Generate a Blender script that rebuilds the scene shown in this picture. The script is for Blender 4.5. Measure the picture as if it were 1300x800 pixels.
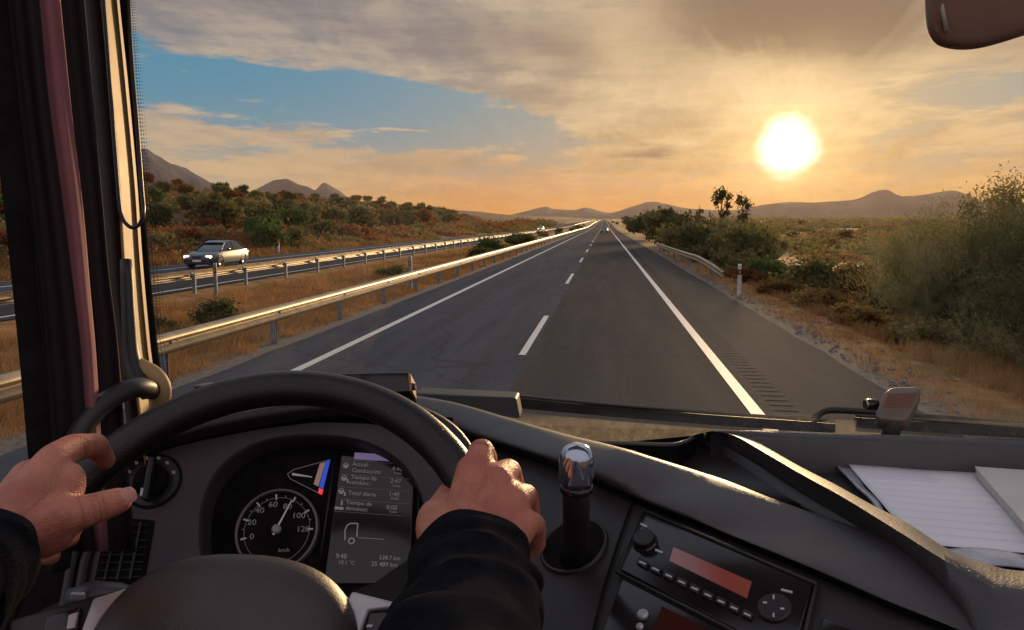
import bpy, bmesh, math, random
import numpy as np
from mathutils import Vector, Matrix, noise as mnoise
R_ = math.radians
for _o in list(bpy.data.objects): bpy.data.objects.remove(_o)
SC = bpy.context.scene; COL = SC.collection
random.seed(7); RNG = np.random.default_rng(7)

# ------------------------------------------------------------------ camera
EYE = Vector((0, 0, 2.42)); FPX = 1000.0
YAW = math.atan(117/FPX); PIT = math.atan(118*math.cos(YAW)/FPX)
FW = Vector((-math.sin(YAW)*math.cos(PIT), math.cos(YAW)*math.cos(PIT), -math.sin(PIT)))
RT = Vector((math.cos(YAW), math.sin(YAW), 0)); UP = RT.cross(FW)
cam = bpy.data.objects.new('camera', bpy.data.cameras.new('camera')); COL.objects.link(cam)
cam.data.lens = 36*FPX/1300; cam.data.sensor_width = 36; cam.data.clip_start = 0.02; cam.data.clip_end = 30000
cam.matrix_world = Matrix(((RT.x, UP.x, -FW.x, EYE.x), (RT.y, UP.y, -FW.y, EYE.y), (RT.z, UP.z, -FW.z, EYE.z), (0, 0, 0, 1)))
SC.camera = cam
def ray(px, py): return FW + RT*((px-650)/FPX) - UP*((py-400)/FPX)
def pd(px, py, d): return EYE + ray(px, py)*d                      # measured point at depth d
def pz(px, py, z): r = ray(px, py); return EYE + r*(z/r.z)         # measured point at height z below/above the eye
def angles(px, py): r = ray(px, py).normalized(); return math.atan2(r.x, r.y), math.asin(r.z)

# ------------------------------------------------------------------ world
SUN_AZ, SUN_EL = angles(1000, 187)
SUN_DIR = Vector((math.sin(SUN_AZ)*math.cos(SUN_EL), math.cos(SUN_AZ)*math.cos(SUN_EL), math.sin(SUN_EL)))
W = bpy.data.worlds.new('World'); SC.world = W; W.use_nodes = True
NT = W.node_tree; NT.nodes.clear()
class G:
    """tiny node-expression helper"""
    def __init__(s, nt): s.nt = nt
    def n(s, t, **k):
        n = s.nt.nodes.new(t)
        for a, b in k.items(): setattr(n, a, b)
        return n
    def put(s, sock, v):
        if hasattr(v, 'links') or isinstance(v, bpy.types.NodeSocket): s.nt.links.new(v, sock)
        else: sock.default_value = v
    def m(s, op, a, b=0.0, c=None, clamp=False):
        n = s.n('ShaderNodeMath', operation=op, use_clamp=clamp); s.put(n.inputs[0], a); s.put(n.inputs[1], b)
        if c is not None: s.put(n.inputs[2], c)
        return n.outputs[0]
    def mix(s, f, a, b, mode='MIX'):
        n = s.n('ShaderNodeMix', data_type='RGBA', blend_type=mode, clamp_factor=True)
        s.put(n.inputs[0], f); s.put(n.inputs[6], a if not isinstance(a, tuple) else (*a[:3], 1)); s.put(n.inputs[7], b if not isinstance(b, tuple) else (*b[:3], 1))
        return n.outputs[2]
    def ss(s, x, lo, hi, a=0.0, b=1.0):
        n = s.n('ShaderNodeMapRange', interpolation_type='SMOOTHSTEP'); s.put(n.inputs[0], x)
        n.inputs[1].default_value = lo; n.inputs[2].default_value = hi; n.inputs[3].default_value = a; n.inputs[4].default_value = b
        return n.outputs[0]
    def noise(s, vec, scale, det=5, rough=0.55, dist=0.0):
        n = s.n('ShaderNodeTexNoise'); s.put(n.inputs['Vector'], vec) if vec is not None else None
        n.inputs['Scale'].default_value = scale; n.inputs['Detail'].default_value = det
        n.inputs['Roughness'].default_value = rough; n.inputs['Distortion'].default_value = dist
        return n.outputs[0]
    def comb(s, x, y, z):
        n = s.n('ShaderNodeCombineXYZ'); s.put(n.inputs[0], x); s.put(n.inputs[1], y); s.put(n.inputs[2], z); return n.outputs[0]
g = G(NT)
tc = g.n('ShaderNodeTexCoord').outputs['Generated']
sp = g.n('ShaderNodeSeparateXYZ'); g.put(sp.inputs[0], tc)
X, Y, Z = sp.outputs
az0 = g.m('ARCTAN2', X, Y); el0 = g.m('ARCSINE', Z)
inv = g.m('DIVIDE', 1.0, g.m('ADD', g.m('MAXIMUM', Z, 0.0), 0.10))
cx = g.m('MULTIPLY', X, inv); cy = g.m('MULTIPLY', Y, inv)
cp = g.comb(cx, g.m('MULTIPLY', cy, 0.75), 0.0)
w1 = g.m('SUBTRACT', g.noise(cp, 1.1, 5, .6), 0.5)
w2 = g.m('SUBTRACT', g.noise(g.comb(cy, cx, 3.0), 1.8, 7, .66), 0.5)
az = g.m('ADD', az0, g.m('MULTIPLY', w1, 0.12)); el = g.m('ADD', el0, g.m('MULTIPLY', w2, 0.05))
def blob(px, py, sx, sy, amp=1.0, rot=0.0):
    a, e = angles(px, py)
    dx = g.m('SUBTRACT', az, a); dy = g.m('SUBTRACT', el, e)
    if rot:
        c, s_ = math.cos(R_(rot)), math.sin(R_(rot))
        dx, dy = g.m('ADD', g.m('MULTIPLY', dx, c), g.m('MULTIPLY', dy, s_)), g.m('SUBTRACT', g.m('MULTIPLY', dy, c), g.m('MULTIPLY', dx, s_))
    dx = g.m('MULTIPLY', dx, 1000/sx); dy = g.m('MULTIPLY', dy, 1000/sy)
    r = g.m('ADD', g.m('MULTIPLY', dx, dx), g.m('MULTIPLY', dy, dy))
    return g.m('MULTIPLY', g.m('EXPONENT', g.m('MULTIPLY', r, -1.0)), amp)
def total(bs):
    t = bs[0]
    for b in bs[1:]: t = g.m('ADD', t, b)
    return t
dot = g.n('ShaderNodeVectorMath', operation='DOT_PRODUCT'); g.put(dot.inputs[0], tc); dot.inputs[1].default_value = SUN_DIR
th = g.m('ARCCOSINE', g.m('MINIMUM', dot.outputs['Value'], 0.999999))       # angle from the sun, radians
near = g.m('EXPONENT', g.m('MULTIPLY', g.m('POWER', g.m('DIVIDE', th, 0.33), 2.0), -1.0))
low = g.m('EXPONENT', g.m('MULTIPLY', g.m('POWER', g.m('DIVIDE', g.m('MAXIMUM', el0, 0.0), 0.078), 2.0), -1.0))
sky = g.n('ShaderNodeTexSky', sky_type='NISHITA', sun_disc=False)
sky.sun_elevation = SUN_EL; sky.sun_rotation = SUN_AZ; sky.air_density = 1.3; sky.dust_density = 2.0; sky.ozone_density = 2.5
skc = g.n('ShaderNodeVectorMath', operation='SCALE'); g.put(skc.inputs[0], sky.outputs[0]); skc.inputs[3].default_value = 0.06
clear = g.mix(0.12, (0.050, 0.27, 0.43), skc.outputs[0])
hor = g.mix(g.ss(th, 0.18, 0.75), (0.50, 0.22, 0.022), (0.60, 0.40, 0.18))
hor = g.mix(blob(720, 255, 260, 44, 1.3), hor, (0.60, 0.215, 0.030))
clear = g.mix(low, clear, hor)
clear = g.mix(g.m('MULTIPLY', near, g.m('SUBTRACT', .7, g.m('MULTIPLY', low, .68))), clear, (0.72, 0.46, 0.19))
# cloud cover
fine = g.noise(g.comb(cx, g.m('MULTIPLY', cy, .5), 1.0), 2.6, 8, .60, .12)
streak = g.noise(g.comb(g.m('MULTIPLY', az0, 5.0), g.m('MULTIPLY', el0, 34.0), 2.0), 1.6, 7, .62, .2)
cov = g.m('ADD', g.m('MULTIPLY', g.ss(fine, .28, .72), .45), g.m('MULTIPLY', g.ss(streak, .30, .70), .55))
bias = total([blob(230, 30, 420, 75, .42, -8), blob(640, 60, 380, 75, .40, -16), blob(1000, 50, 400, 110, .55),
              blob(280, 165, 190, 34, .30, -4), blob(250, 205, 160, 16, .22), blob(600, 205, 130, 13, .30, 5),
              blob(560, 172, 60, 5, .30), blob(820, 190, 34, 6, .45), blob(740, 215, 260, 20, .22, 10),
              blob(340, 116, 310, 42, -.60, -9), blob(570, 152, 180, 38, -.68, -12), blob(210, 96, 120, 22, -.3), blob(660, 150, 60, 30, -.3), blob(700, 165, 120, 18, -.16),
              blob(1240, 110, 120, 34, -.5), blob(180, 120, 60, 10, .3), blob(430, 55, 300, 26, .25, -8), blob(520, 168, 70, 4, .5, 2), blob(620, 190, 130, 9, .45, 8), blob(330, 130, 120, 6, .28, -6), blob(240, 92, 90, 6, .25, -6), blob(650, 110, 120, 20, .3, -14), blob(300, 172, 130, 7, .4, 3), blob(470, 205, 90, 9, .4), blob(950, 130, 160, 60, .25), blob(480, 185, 140, 16, -.14),
              blob(650, -330, 900, 280, .08)])
cm = g.ss(g.m('ADD', cov, bias), 0.38, 0.78)
lum = g.m('ADD', g.m('MULTIPLY', g.noise(g.comb(g.m('MULTIPLY', cx, 1.0), g.m('MULTIPLY', cy, .45), 7.0), 2.4, 8, .62, .15), .6), g.m('MULTIPLY', streak, .4))
far_c = g.mix(g.ss(lum, .40, .60), (0.185, 0.205, 0.245), (0.46, 0.385, 0.325))
far_c = g.mix(g.m('MULTIPLY', g.ss(el0, .20, .05), .55), far_c, (0.62, 0.44, 0.28))
near_c = g.mix(g.ss(lum, .34, .66), (0.52, 0.35, 0.18), (0.92, 0.66, 0.35))
cc = g.mix(near, far_c, near_c)
cc = g.mix(g.m('MULTIPLY', low, .85), cc, hor)
dk = total([blob(1000, 8, 180, 58, 1.35), blob(1110, 45, 110, 40, .5), blob(860, 20, 60, 22, .4), blob(250, 5, 160, 40, .4), blob(480, 213, 60, 9, .5), blob(610, 212, 50, 8, .4), blob(820, 191, 36, 7, 1.1), blob(690, 50, 150, 30, .5, -12), blob(520, 40, 160, 24, .4, -8), blob(640, 215, 90, 6, .35)])
rays = g.noise(g.comb(g.m('MULTIPLY', g.m('ARCTAN2', g.m('SUBTRACT', az0, SUN_AZ), g.m('SUBTRACT', el0, SUN_EL)), 2.2), 0.0, g.m('MULTIPLY', th, 1.2)), 2.4, 3, .5)
dk = g.m('MULTIPLY', dk, g.ss(rays, .25, .70, .70, 1.15))
cc = g.mix(dk, cc, g.mix(near, (0.22, 0.19, 0.19), (0.235, 0.15, 0.095)))
cc = g.mix(g.m('MULTIPLY', total([blob(985, 112, 110, 36, .9), blob(800, 60, 60, 60, .55, 20), blob(1180, 90, 80, 20, .4, 20)]), g.ss(rays, .30, .65, .7, 1.0)), cc, (0.92, 0.66, 0.38))
skyc = g.mix(cm, clear, cc)
# aureole of the veiled sun
soft = g.m('ADD', th, g.m('MULTIPLY', w2, 0.02))
halo = g.m('MULTIPLY', g.m('EXPONENT', g.m('MULTIPLY', soft, -1/0.034)), 1.3)
halo2 = g.m('MULTIPLY', g.m('EXPONENT', g.m('MULTIPLY', soft, -1/0.11)), 0.12)
add1 = g.mix(1.0, skyc, g.mix(halo, (0, 0, 0), (1.0, 0.62, 0.22)), 'ADD')
add2 = g.mix(1.0, add1, g.mix(halo2, (0, 0, 0), (1.0, 0.68, 0.22)), 'ADD')
core = g.ss(soft, 0.043, 0.012)
top = g.mix(g.ss(Y, -.3, .3), (0.56, 0.52, 0.56), (0.52, 0.55, 0.64))
add2 = g.mix(g.ss(el0, .36, .75), add2, top)
add2 = g.mix(g.ss(Y, .30, -.20), add2, g.mix(g.ss(el0, 0.0, .35), (0.52, 0.42, 0.44), top))
fin = g.mix(core, add2, (2.6, 2.35, 1.9))
fin = g.mix(g.ss(Z, -0.02, -0.12), fin, (0.16, 0.13, 0.11))
bg = g.n('ShaderNodeBackground'); g.put(bg.inputs[0], fin); bg.inputs[1].default_value = 1.0
wo = g.n('ShaderNodeOutputWorld'); NT.links.new(bg.outputs[0], wo.inputs[0])
W.cycles.sampling_method = 'MANUAL'; W.cycles.sample_map_resolution = 512

# ------------------------------------------------------------------ sun, exposure, sampling
sl = bpy.data.lights.new('sun', 'SUN'); sl.energy = 4.8; sl.angle = R_(7.0); sl.color = (1.0, 0.66, 0.34)
so = bpy.data.objects.new('sun', sl); COL.objects.link(so); so.rotation_euler = SUN_DIR.to_track_quat('Z', 'Y').to_euler()
vs = SC.view_settings; vs.view_transform = 'Standard'; vs.look = 'None'; vs.exposure = 0.0; vs.gamma = 1.0; vs.use_curve_mapping = False
SC.cycles.use_denoising = True; SC.cycles.max_bounces = 8; SC.cycles.transparent_max_bounces = 24
SC.cycles.sample_clamp_indirect = 6.0; SC.cycles.caustics_reflective = False; SC.cycles.caustics_refractive = False
SC.cycles.volume_bounces = 0

# ------------------------------------------------------------------ helpers
def tag(o, label=None, cat=None, group=None, kind=None):
    if label: o['label'] = label
    if cat: o['category'] = cat
    if group: o['group'] = group
    if kind: o['kind'] = kind
    return o
def thing(name, loc, label, cat, group=None, rz=0.0):
    o = bpy.data.objects.new(name, None); COL.objects.link(o); o.empty_display_size = .1
    o.location = loc; o.rotation_euler = (0, 0, rz); return tag(o, label, cat, group)
def link(name, me, mat, parent=None, smooth=True):
    me.materials.clear(); me.materials.append(mat)
    if smooth: me.polygons.foreach_set('use_smooth', [True]*len(me.polygons))
    o = bpy.data.objects.new(name, me); COL.objects.link(o)
    if parent:
        o.parent = parent
    return o
def wparent(o, parent):
    """parent while keeping world-space vertices (parent may sit anywhere)"""
    bpy.context.view_layer.update()
    o.parent = parent; o.matrix_parent_inverse = parent.matrix_world.inverted(); return o
def npmesh(name, V, F):
    V = np.asarray(V, np.float32); F = np.asarray(F, np.int32); me = bpy.data.meshes.new(name)
    k = F.shape[1]; me.vertices.add(len(V)); me.vertices.foreach_set('co', V.ravel())
    me.loops.add(F.size); me.loops.foreach_set('vertex_index', F.ravel())
    me.polygons.add(len(F)); me.polygons.foreach_set('loop_start', np.arange(0, F.size, k, dtype=np.int32))
    me.update(calc_edges=True); me.validate(); return me
def grid(name, rows, mat, parent=None, smooth=True, closed=False):
    n, m = len(rows), len(rows[0]); V = [tuple(p) for r in rows for p in r]; F = []
    for i in range(n-1):
        for j in range(m if closed else m-1):
            F.append((i*m+j, i*m+(j+1) % m, (i+1)*m+(j+1) % m, (i+1)*m+j))
    me = bpy.data.meshes.new(name); me.from_pydata(V, [], F); me.update()
    return link(name, me, mat, parent, smooth)
def cr(P, n):
    """Catmull-Rom resample of a list of vectors"""
    P = [Vector(p) for p in P]; m = len(P); out = []
    Q = [P[0]*2-P[1]] + P + [P[-1]*2-P[-2]]
    for i in range(n):
        t = i/(n-1)*(m-1); k = min(int(t), m-2); u = t-k; a, b, c, d = Q[k:k+4]
        out.append(.5*((2*b)+(c-a)*u+(2*a-5*b+4*c-d)*u*u+(3*b-a-3*c+d)*u**3))
    return out
class MB:
    def __init__(s): s.V = []; s.F = []
    def add(s, V, F):
        k = len(s.V); s.V += [tuple(v) for v in V]; s.F += [tuple(i+k for i in f) for f in F]; return s
    def box(s, c, size, M=None, bev=0.0, seg=2):
        bm = bmesh.new(); bmesh.ops.create_cube(bm, size=1.0)
        bmesh.ops.scale(bm, vec=Vector(size), verts=bm.verts)
        if bev: bmesh.ops.bevel(bm, geom=list(bm.edges), offset=bev, segments=seg, profile=.5, affect='EDGES')
        T = Matrix.Translation(Vector(c)) @ (M.to_4x4() if M else Matrix())
        bm.verts.index_update(); s.add([T @ v.co for v in bm.verts], [[v.index for v in f.verts] for f in bm.faces]); bm.free(); return s
    def tube(s, pts, rad, seg=12, caps=True, flat=1.0, ref=Vector((0, 0, 1))):
        pts = [Vector(p) for p in pts]; n = len(pts)
        rad = rad if hasattr(rad, '__len__') else [rad]*n; V = []; F = []
        prev = None
        for i, p in enumerate(pts):
            t = (pts[min(i+1, n-1)]-pts[max(i-1, 0)]).normalized()
            a = (prev if prev is not None else ref); a = (a-t*a.dot(t))
            if a.length < 1e-4: a = Vector((1, 0, 0))-t*t.x
            a.normalize(); prev = a; b = t.cross(a)
            for k in range(seg):
                th_ = 2*math.pi*k/seg; V.append(p+(a*math.cos(th_)*flat+b*math.sin(th_))*rad[i])
        for i in range(n-1):
            for k in range(seg): F.append((i*seg+k, i*seg+(k+1) % seg, (i+1)*seg+(k+1) % seg, (i+1)*seg+k))
        if caps: F.append(tuple(range(seg-1, -1, -1))); F.append(tuple((n-1)*seg+k for k in range(seg)))
        return s.add(V, F)
    def lathe(s, prof, origin, axis, seg=32, sx=1.0):
        axis = Vector(axis).normalized(); a = axis.orthogonal().normalized(); b = axis.cross(a); V = []; F = []
        for (r, h) in prof:
            for k in range(seg):
                t = 2*math.pi*k/seg; V.append(Vector(origin)+axis*h+(a*math.cos(t)+b*math.sin(t))*r)
        for i in range(len(prof)-1):
            for k in range(seg): F.append((i*seg+k, i*seg+(k+1) % seg, (i+1)*seg+(k+1) % seg, (i+1)*seg+k))
        return s.add(V, F)
    def build(s, name, mat, parent=None, smooth=False, auto=None):
        me = bpy.data.meshes.new(name); me.from_pydata(s.V, [], s.F); me.update()
        bm = bmesh.new(); bm.from_mesh(me); bmesh.ops.recalc_face_normals(bm, faces=bm.faces); bm.to_mesh(me); bm.free()
        o = link(name, me, mat, parent, smooth or auto is not None)
        if auto is not None: me.set_sharp_from_angle(angle=R_(auto))
        return o
_mats = {}
def mat(name, col, rough=.6, metal=0.0, col2=None, scale=8.0, bump=0.0, bscale=60.0, spec=.5, sheen=0.0, emit=None, dust=0.0, det=6, coord='Object', lo=.35, hi=.65, coat=0.0, bdist=.002, sss=0.0):
    if name in _mats: return _mats[name]
    m = bpy.data.materials.new(name); m.use_nodes = True; q = G(m.node_tree); b = m.node_tree.nodes['Principled BSDF']
    tcn = q.n('ShaderNodeTexCoord').outputs[coord]
    if col2 is not None:
        f = q.ss(q.noise(tcn, scale, det, .6), lo, hi); q.put(b.inputs['Base Color'], q.mix(f, tuple(col), tuple(col2)))
    else: b.inputs['Base Color'].default_value = (*col, 1)
    if dust and col2 is not None:
        dn = q.m('MULTIPLY', q.ss(q.noise(tcn, 520, 2, .5), .66, .74), q.ss(q.noise(tcn, 9, 4, .7), .35, .70))
        q.put(b.inputs['Base Color'], q.mix(q.m('MULTIPLY', dn, dust), q.mix(f, tuple(col), tuple(col2)), (.22, .20, .17)))
    b.inputs['Roughness'].default_value = rough
    if col2 is not None: q.put(b.inputs['Roughness'], q.m('ADD', rough-.07, q.m('MULTIPLY', q.noise(tcn, scale*1.7+3, 5, .65), .14)))
    b.inputs['Metallic'].default_value = metal
    b.inputs['Specular IOR Level'].default_value = spec; b.inputs['Sheen Weight'].default_value = sheen; b.inputs['Coat Weight'].default_value = coat
    if sss: b.inputs['Subsurface Weight'].default_value = sss; b.inputs['Subsurface Radius'].default_value = (.012, .004, .002); b.inputs['Subsurface Scale'].default_value = 1.0
    if bump:
        bn = q.n('ShaderNodeBump'); bn.inputs['Strength'].default_value = bump; bn.inputs['Distance'].default_value = bdist
        q.put(bn.inputs['Height'], q.noise(tcn, bscale, 4, .6)); q.put(b.inputs['Normal'], bn.outputs[0])
    if emit: b.inputs['Emission Color'].default_value = (*emit[0], 1); b.inputs['Emission Strength'].default_value = emit[1]
    _mats[name] = m; return m
def leafmat(name, c1, c2, trans=.35):
    if name in _mats: return _mats[name]
    m = bpy.data.materials.new(name); m.use_nodes = True; q = G(m.node_tree); m.node_tree.nodes.remove(m.node_tree.nodes['Principled BSDF'])
    geo = q.n('ShaderNodeTexCoord').outputs['Object']; oi = q.n('ShaderNodeObjectInfo').outputs['Random']
    f = q.ss(q.m('ADD', q.noise(geo, 1.1, 5, .65), q.m('MULTIPLY', q.m('SUBTRACT', oi, .5), .25)), .35, .65)
    c = q.mix(f, c1, c2)
    d = q.n('ShaderNodeBsdfDiffuse'); t = q.n('ShaderNodeBsdfTranslucent'); q.put(d.inputs[0], c); q.put(t.inputs[0], c)
    mx = q.n('ShaderNodeMixShader'); mx.inputs[0].default_value = trans; q.nt.links.new(d.outputs[0], mx.inputs[1]); q.nt.links.new(t.outputs[0], mx.inputs[2])
    q.nt.links.new(mx.outputs[0], m.node_tree.nodes['Material Output'].inputs[0]); _mats[name] = m; return m

# ------------------------------------------------------------------ terrain
def S(x, a, b): t = np.clip((x-a)/(b-a), 0, 1); return t*t*(3-2*t)
def hgt(x, y):
    x = np.asarray(x, float); y = np.asarray(y, float)
    z = np.zeros(np.broadcast(x, y).shape)
    z = z - .30*S(-x, 6.9, 8.5)*S(x, -14.6, -13.0)*0.8                                   # shallow dip of the median
    z = z - .45*S(x, 5.2, 8.0) + .25*S(x, 14, 30)
    left = S(-x, 25.5, 32)*0.9 + 13.6*S(-x, 34, 165)*(1-.55*S(y, 300, 1500))
    z = z + left
    d = np.sqrt(x*x+y*y)
    z = z + .0058*np.clip(y-200, 0, 2600)*S(y, 200, 500)
    wob = (np.sin(x*.045+1.3)*np.cos(y*.031)+.6*np.sin(x*.021+y*.017+2)+.3*np.sin(x*.11-y*.07))
    z = z + wob*.35*S(np.abs(x+6), 24, 60) + wob*1.6*S(-x, 90, 300)
    z = z + .03*np.sin(x*1.7+y*.9)*S(-x, 7, 9)*S(x, -13.6, -12.5) + .05*np.sin(x*2.1)*np.sin(y*1.3)*S(x, 5.5, 7)
    return z
def H(x, y): return float(hgt(x, y))
def axis_pts(segs):
    out = []
    for a, b, s in segs: out += list(np.arange(a, b, s))
    return np.array(out+[segs[-1][1]])
xs = axis_pts([(-4300, -1500, 280), (-1500, -400, 55), (-400, -60, 12), (-60, -26, 2), (-26, -12.5, .5), (-12.5, -6, .4), (-6, 5, 1), (5, 20, .5), (20, 60, 3), (60, 400, 15), (400, 1500, 55), (1500, 4301, 280)])
ys = axis_pts([(-350, -10, 10), (-10, 70, .7), (70, 200, 3), (200, 600, 12), (600, 2000, 60), (2000, 4401, 200)])
XX, YY = np.meshgrid(xs, ys); ZZ = hgt(XX, YY); V = np.stack([XX, YY, ZZ], -1).reshape(-1, 3)
ii = np.arange(len(ys)-1)[:, None]*len(xs)+np.arange(len(xs)-1)[None]
F = np.stack([ii, ii+1, ii+1+len(xs), ii+len(xs)], -1).reshape(-1, 4)
gm = bpy.data.materials.new('dry_ground'); gm.use_nodes = True; q = G(gm.node_tree); b = gm.node_tree.nodes['Principled BSDF']
oc = q.n('ShaderNodeTexCoord').outputs['Object']
sx = q.n('ShaderNodeSeparateXYZ'); q.put(sx.inputs[0], oc); gx, gy, gz = sx.outputs
c = q.mix(q.ss(q.noise(oc, .9, 8, .7), .35, .65), (.22, .11, .042), (.36, .19, .075))
c = q.mix(q.ss(q.noise(oc, .23, 6, .7), .50, .68), c, (.10, .10, .035))
red = q.mix(q.ss(q.noise(oc, .05, 6, .65), .38, .60), (.085, .030, .018), (.040, .042, .016))
red = q.mix(q.ss(q.noise(oc, .6, 5, .6), .42, .7), red, (.095, .050, .028))
c = q.mix(q.ss(gx, -26.0, -30.0), c, red)
plain = q.mix(q.ss(q.noise(q.comb(q.m('MULTIPLY', gx, .3), gy, 0.0), .03, 6, .6), .40, .6), (.065, .058, .030), (.20, .12, .055))
c = q.mix(q.ss(gx, 15.0, 24.0), c, plain)
grav = q.mix(q.ss(q.noise(oc, 9.0, 8, .8), .35, .65), (.09, .08, .072), (.22, .19, .16))
gf = q.m('MULTIPLY', q.ss(q.m('ADD', gx, q.m('MULTIPLY', q.noise(oc, .8, 5, .7), 1.8)), 6.1, 5.0), q.ss(gx, 3.0, 3.5))
gf2 = q.m('MULTIPLY', q.ss(q.m('ADD', gx, q.m('MULTIPLY', q.noise(oc, 1.3, 5, .7), .9)), -6.4, -6.1), q.ss(gx, -3., -3.2))
c = q.mix(gf, c, grav); c = q.mix(gf2, c, grav)
q.put(b.inputs['Base Color'], c); b.inputs['Roughness'].default_value = .95; b.inputs['Specular IOR Level'].default_value = .15
bn = q.n('ShaderNodeBump'); bn.inputs['Strength'].default_value = .8; bn.inputs['Distance'].default_value = .06
q.put(bn.inputs['Height'], q.noise(oc, 7.0, 8, .75)); q.put(b.inputs['Normal'], bn.outputs[0])
o = link('ground', npmesh('ground', V, F), gm); tag(o, kind='structure')

# ------------------------------------------------------------------ roads
def asphalt(name, joint):
    m = bpy.data.materials.new(name); m.use_nodes = True; q = G(m.node_tree); b = m.node_tree.nodes['Principled BSDF']
    oc = q.n('ShaderNodeTexCoord').outputs['Object']; s_ = q.n('ShaderNodeSeparateXYZ'); q.put(s_.inputs[0], oc); x, y, z = s_.outputs
    wob = q.m('MULTIPLY', q.m('SUBTRACT', q.noise(oc, .5, 3), .5), .06)
    left = q.ss(q.m('ADD', x, wob), joint+.02, joint-.02)
    fine = q.noise(oc, 55.0, 4, .8); big = q.noise(q.comb(q.m('MULTIPLY', x, 1.6), q.m('MULTIPLY', y, .12), 0.0), 1.0, 6, .65)
    c = q.mix(left, (.042, .043, .047), (.070, .077, .096))
    c = q.mix(q.ss(big, .38, .66), c, q.mix(left, (.064, .058, .056), (.050, .056, .072)))
    # wheel tracks, slightly polished
    tr = None
    for tx in (-3.9, -2.1, -.75, 1.15):
        d = q.m('EXPONENT', q.m('MULTIPLY', q.m('POWER', q.m('DIVIDE', q.m('SUBTRACT', x, tx), .26), 2.0), -1.0)); tr = d if tr is None else q.m('ADD', tr, d)
    mid = q.noise(oc, 14.0, 6, .75); c = q.mix(q.m('MULTIPLY', q.ss(mid, .48, .70), .45), c, (.085, .085, .088)); c = q.mix(q.m('MULTIPLY', q.ss(mid, .44, .30), .4), c, (.025, .025, .027))
    drag = q.noise(q.comb(q.m('MULTIPLY', x, 9.0), q.m('MULTIPLY', y, .22), 3.0), 1.0, 5, .6); c = q.mix(q.m('MULTIPLY', q.ss(drag, .52, .72), .35), c, (.030, .030, .033))
    c = q.mix(q.m('MULTIPLY', tr, .28), c, (.050, .048, .049))
    sp_ = q.ss(fine, .60, .74); c = q.mix(q.m('MULTIPLY', sp_, .85), c, (.14, .135, .13)); c = q.mix(q.m('MULTIPLY', q.ss(fine, .40, .28), .6), c, (.022, .021, .021))
    sh = q.ss(x, 2.05, 2.15); c = q.mix(q.m('MULTIPLY', sh, .55), c, (.075, .066, .062))
    crack = q.n('ShaderNodeTexVoronoi', feature='DISTANCE_TO_EDGE'); crack.inputs['Scale'].default_value = .22
    q.put(crack.inputs['Vector'], q.comb(q.m('ADD', x, q.m('MULTIPLY', q.noise(oc, 1.3, 5), 1.2)), q.m('MULTIPLY', y, .55), 0.0))
    c = q.mix(q.m('MULTIPLY', q.ss(crack.outputs[0],   .008, .003), .35), c, (.03, .028, .026))
    q.put(b.inputs['Base Color'], c); b.inputs['Specular IOR Level'].default_value = .0
    q.put(b.inputs['Roughness'], q.m('SUBTRACT', .88, q.m('MULTIPLY', tr, .10)))
    bn = q.n('ShaderNodeBump'); bn.inputs['Strength'].default_value = .5; bn.inputs['Distance'].default_value = .01
    q.put(bn.inputs['Height'], fine); q.put(b.inputs['Normal'], bn.outputs[0])
    b2 = q.n('ShaderNodeBsdfPrincipled'); q.put(b2.inputs['Base Color'], c); b2.inputs['Roughness'].default_value = .8; b2.inputs['Specular IOR Level'].default_value = .12; q.put(b2.inputs['Normal'], bn.outputs[0])
    ms = q.n('ShaderNodeMixShader'); ms.inputs[0].default_value = .28; q.nt.links.new(b.outputs[0], ms.inputs[1]); q.nt.links.new(b2.outputs[0], ms.inputs[2]); q.nt.links.new(ms.outputs[0], q.nt.nodes['Material Output'].inputs[0]); return m
def strip(name, x0, x1, z, mat_, y0=-60, y1=2400, nx=2, ragged=0.0):
    ys_ = axis_pts([(y0, 120, 1.0 if ragged else 4), (120, 600, 6), (600, y1, 30)])
    rows = []
    for k, y in enumerate(ys_):
        e0 = mnoise.noise(Vector((y*.9, x0, 0)))*ragged; e1 = mnoise.noise(Vector((y*.9, x1, 5)))*ragged
        rows.append([(x0+e0+(x1+e1-x0-e0)*j/(nx-1), y, z+H(0, y)) for j in range(nx)])
    return grid(name, rows, mat_)
XC, XL, XR = -1.46, -4.96, 1.94
am = asphalt('asphalt', XC+.14)
o = strip('road', -6.15, 4.05, .030, am, ragged=.10); tag(o, kind='structure')
o = strip('opposite_road', -24.3, -14.7, .030, asphalt('asphalt_far', -18.2), ragged=.08); tag(o, kind='structure')
pm = bpy.data.materials.new('road_paint'); pm.use_nodes = True; q = G(pm.node_tree); b = pm.node_tree.nodes['Principled BSDF']
oc = q.n('ShaderNodeTexCoord').outputs['Object']; wn = q.noise(oc, 22.0, 7, .8)
q.put(b.inputs['Base Color'], q.mix(q.ss(wn, .50, .66), (.60, .58, .55), (.22, .21, .20))); b.inputs['Roughness'].default_value = .6
mk = MB()
def line(x, w, y0, y1, z=.036):
    ya = y0
    while ya < y1:
        yb = min(ya+(200 if ya < 140 else 6), y1) if y1-y0 > 20 else y1
        if ya < 190 < yb and y1-y0 > 20: yb = 190
        za, zb = z+H(0, ya)+max(0, ya-200)*4e-5, z+H(0, yb)+max(0, yb-200)*4e-5
        mk.add([(x-w/2, ya, za), (x+w/2, ya, za), (x+w/2, yb, zb), (x-w/2, yb, zb)], [(0, 1, 2, 3)]); ya = yb
line(XR, .17, -60, 2400); line(XL, .17, -60, 2400); line(-22.4, .17, -60, 2400); line(-15.2, .17, -60, 2400)
y = 14.05-17*4
while y < 1500:
    line(XC, .13, y, y+6.1); line(-18.9, .13, y+5, y+11); y += 17
o = mk.build('road_markings', pm); tag(o, kind='structure')
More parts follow.
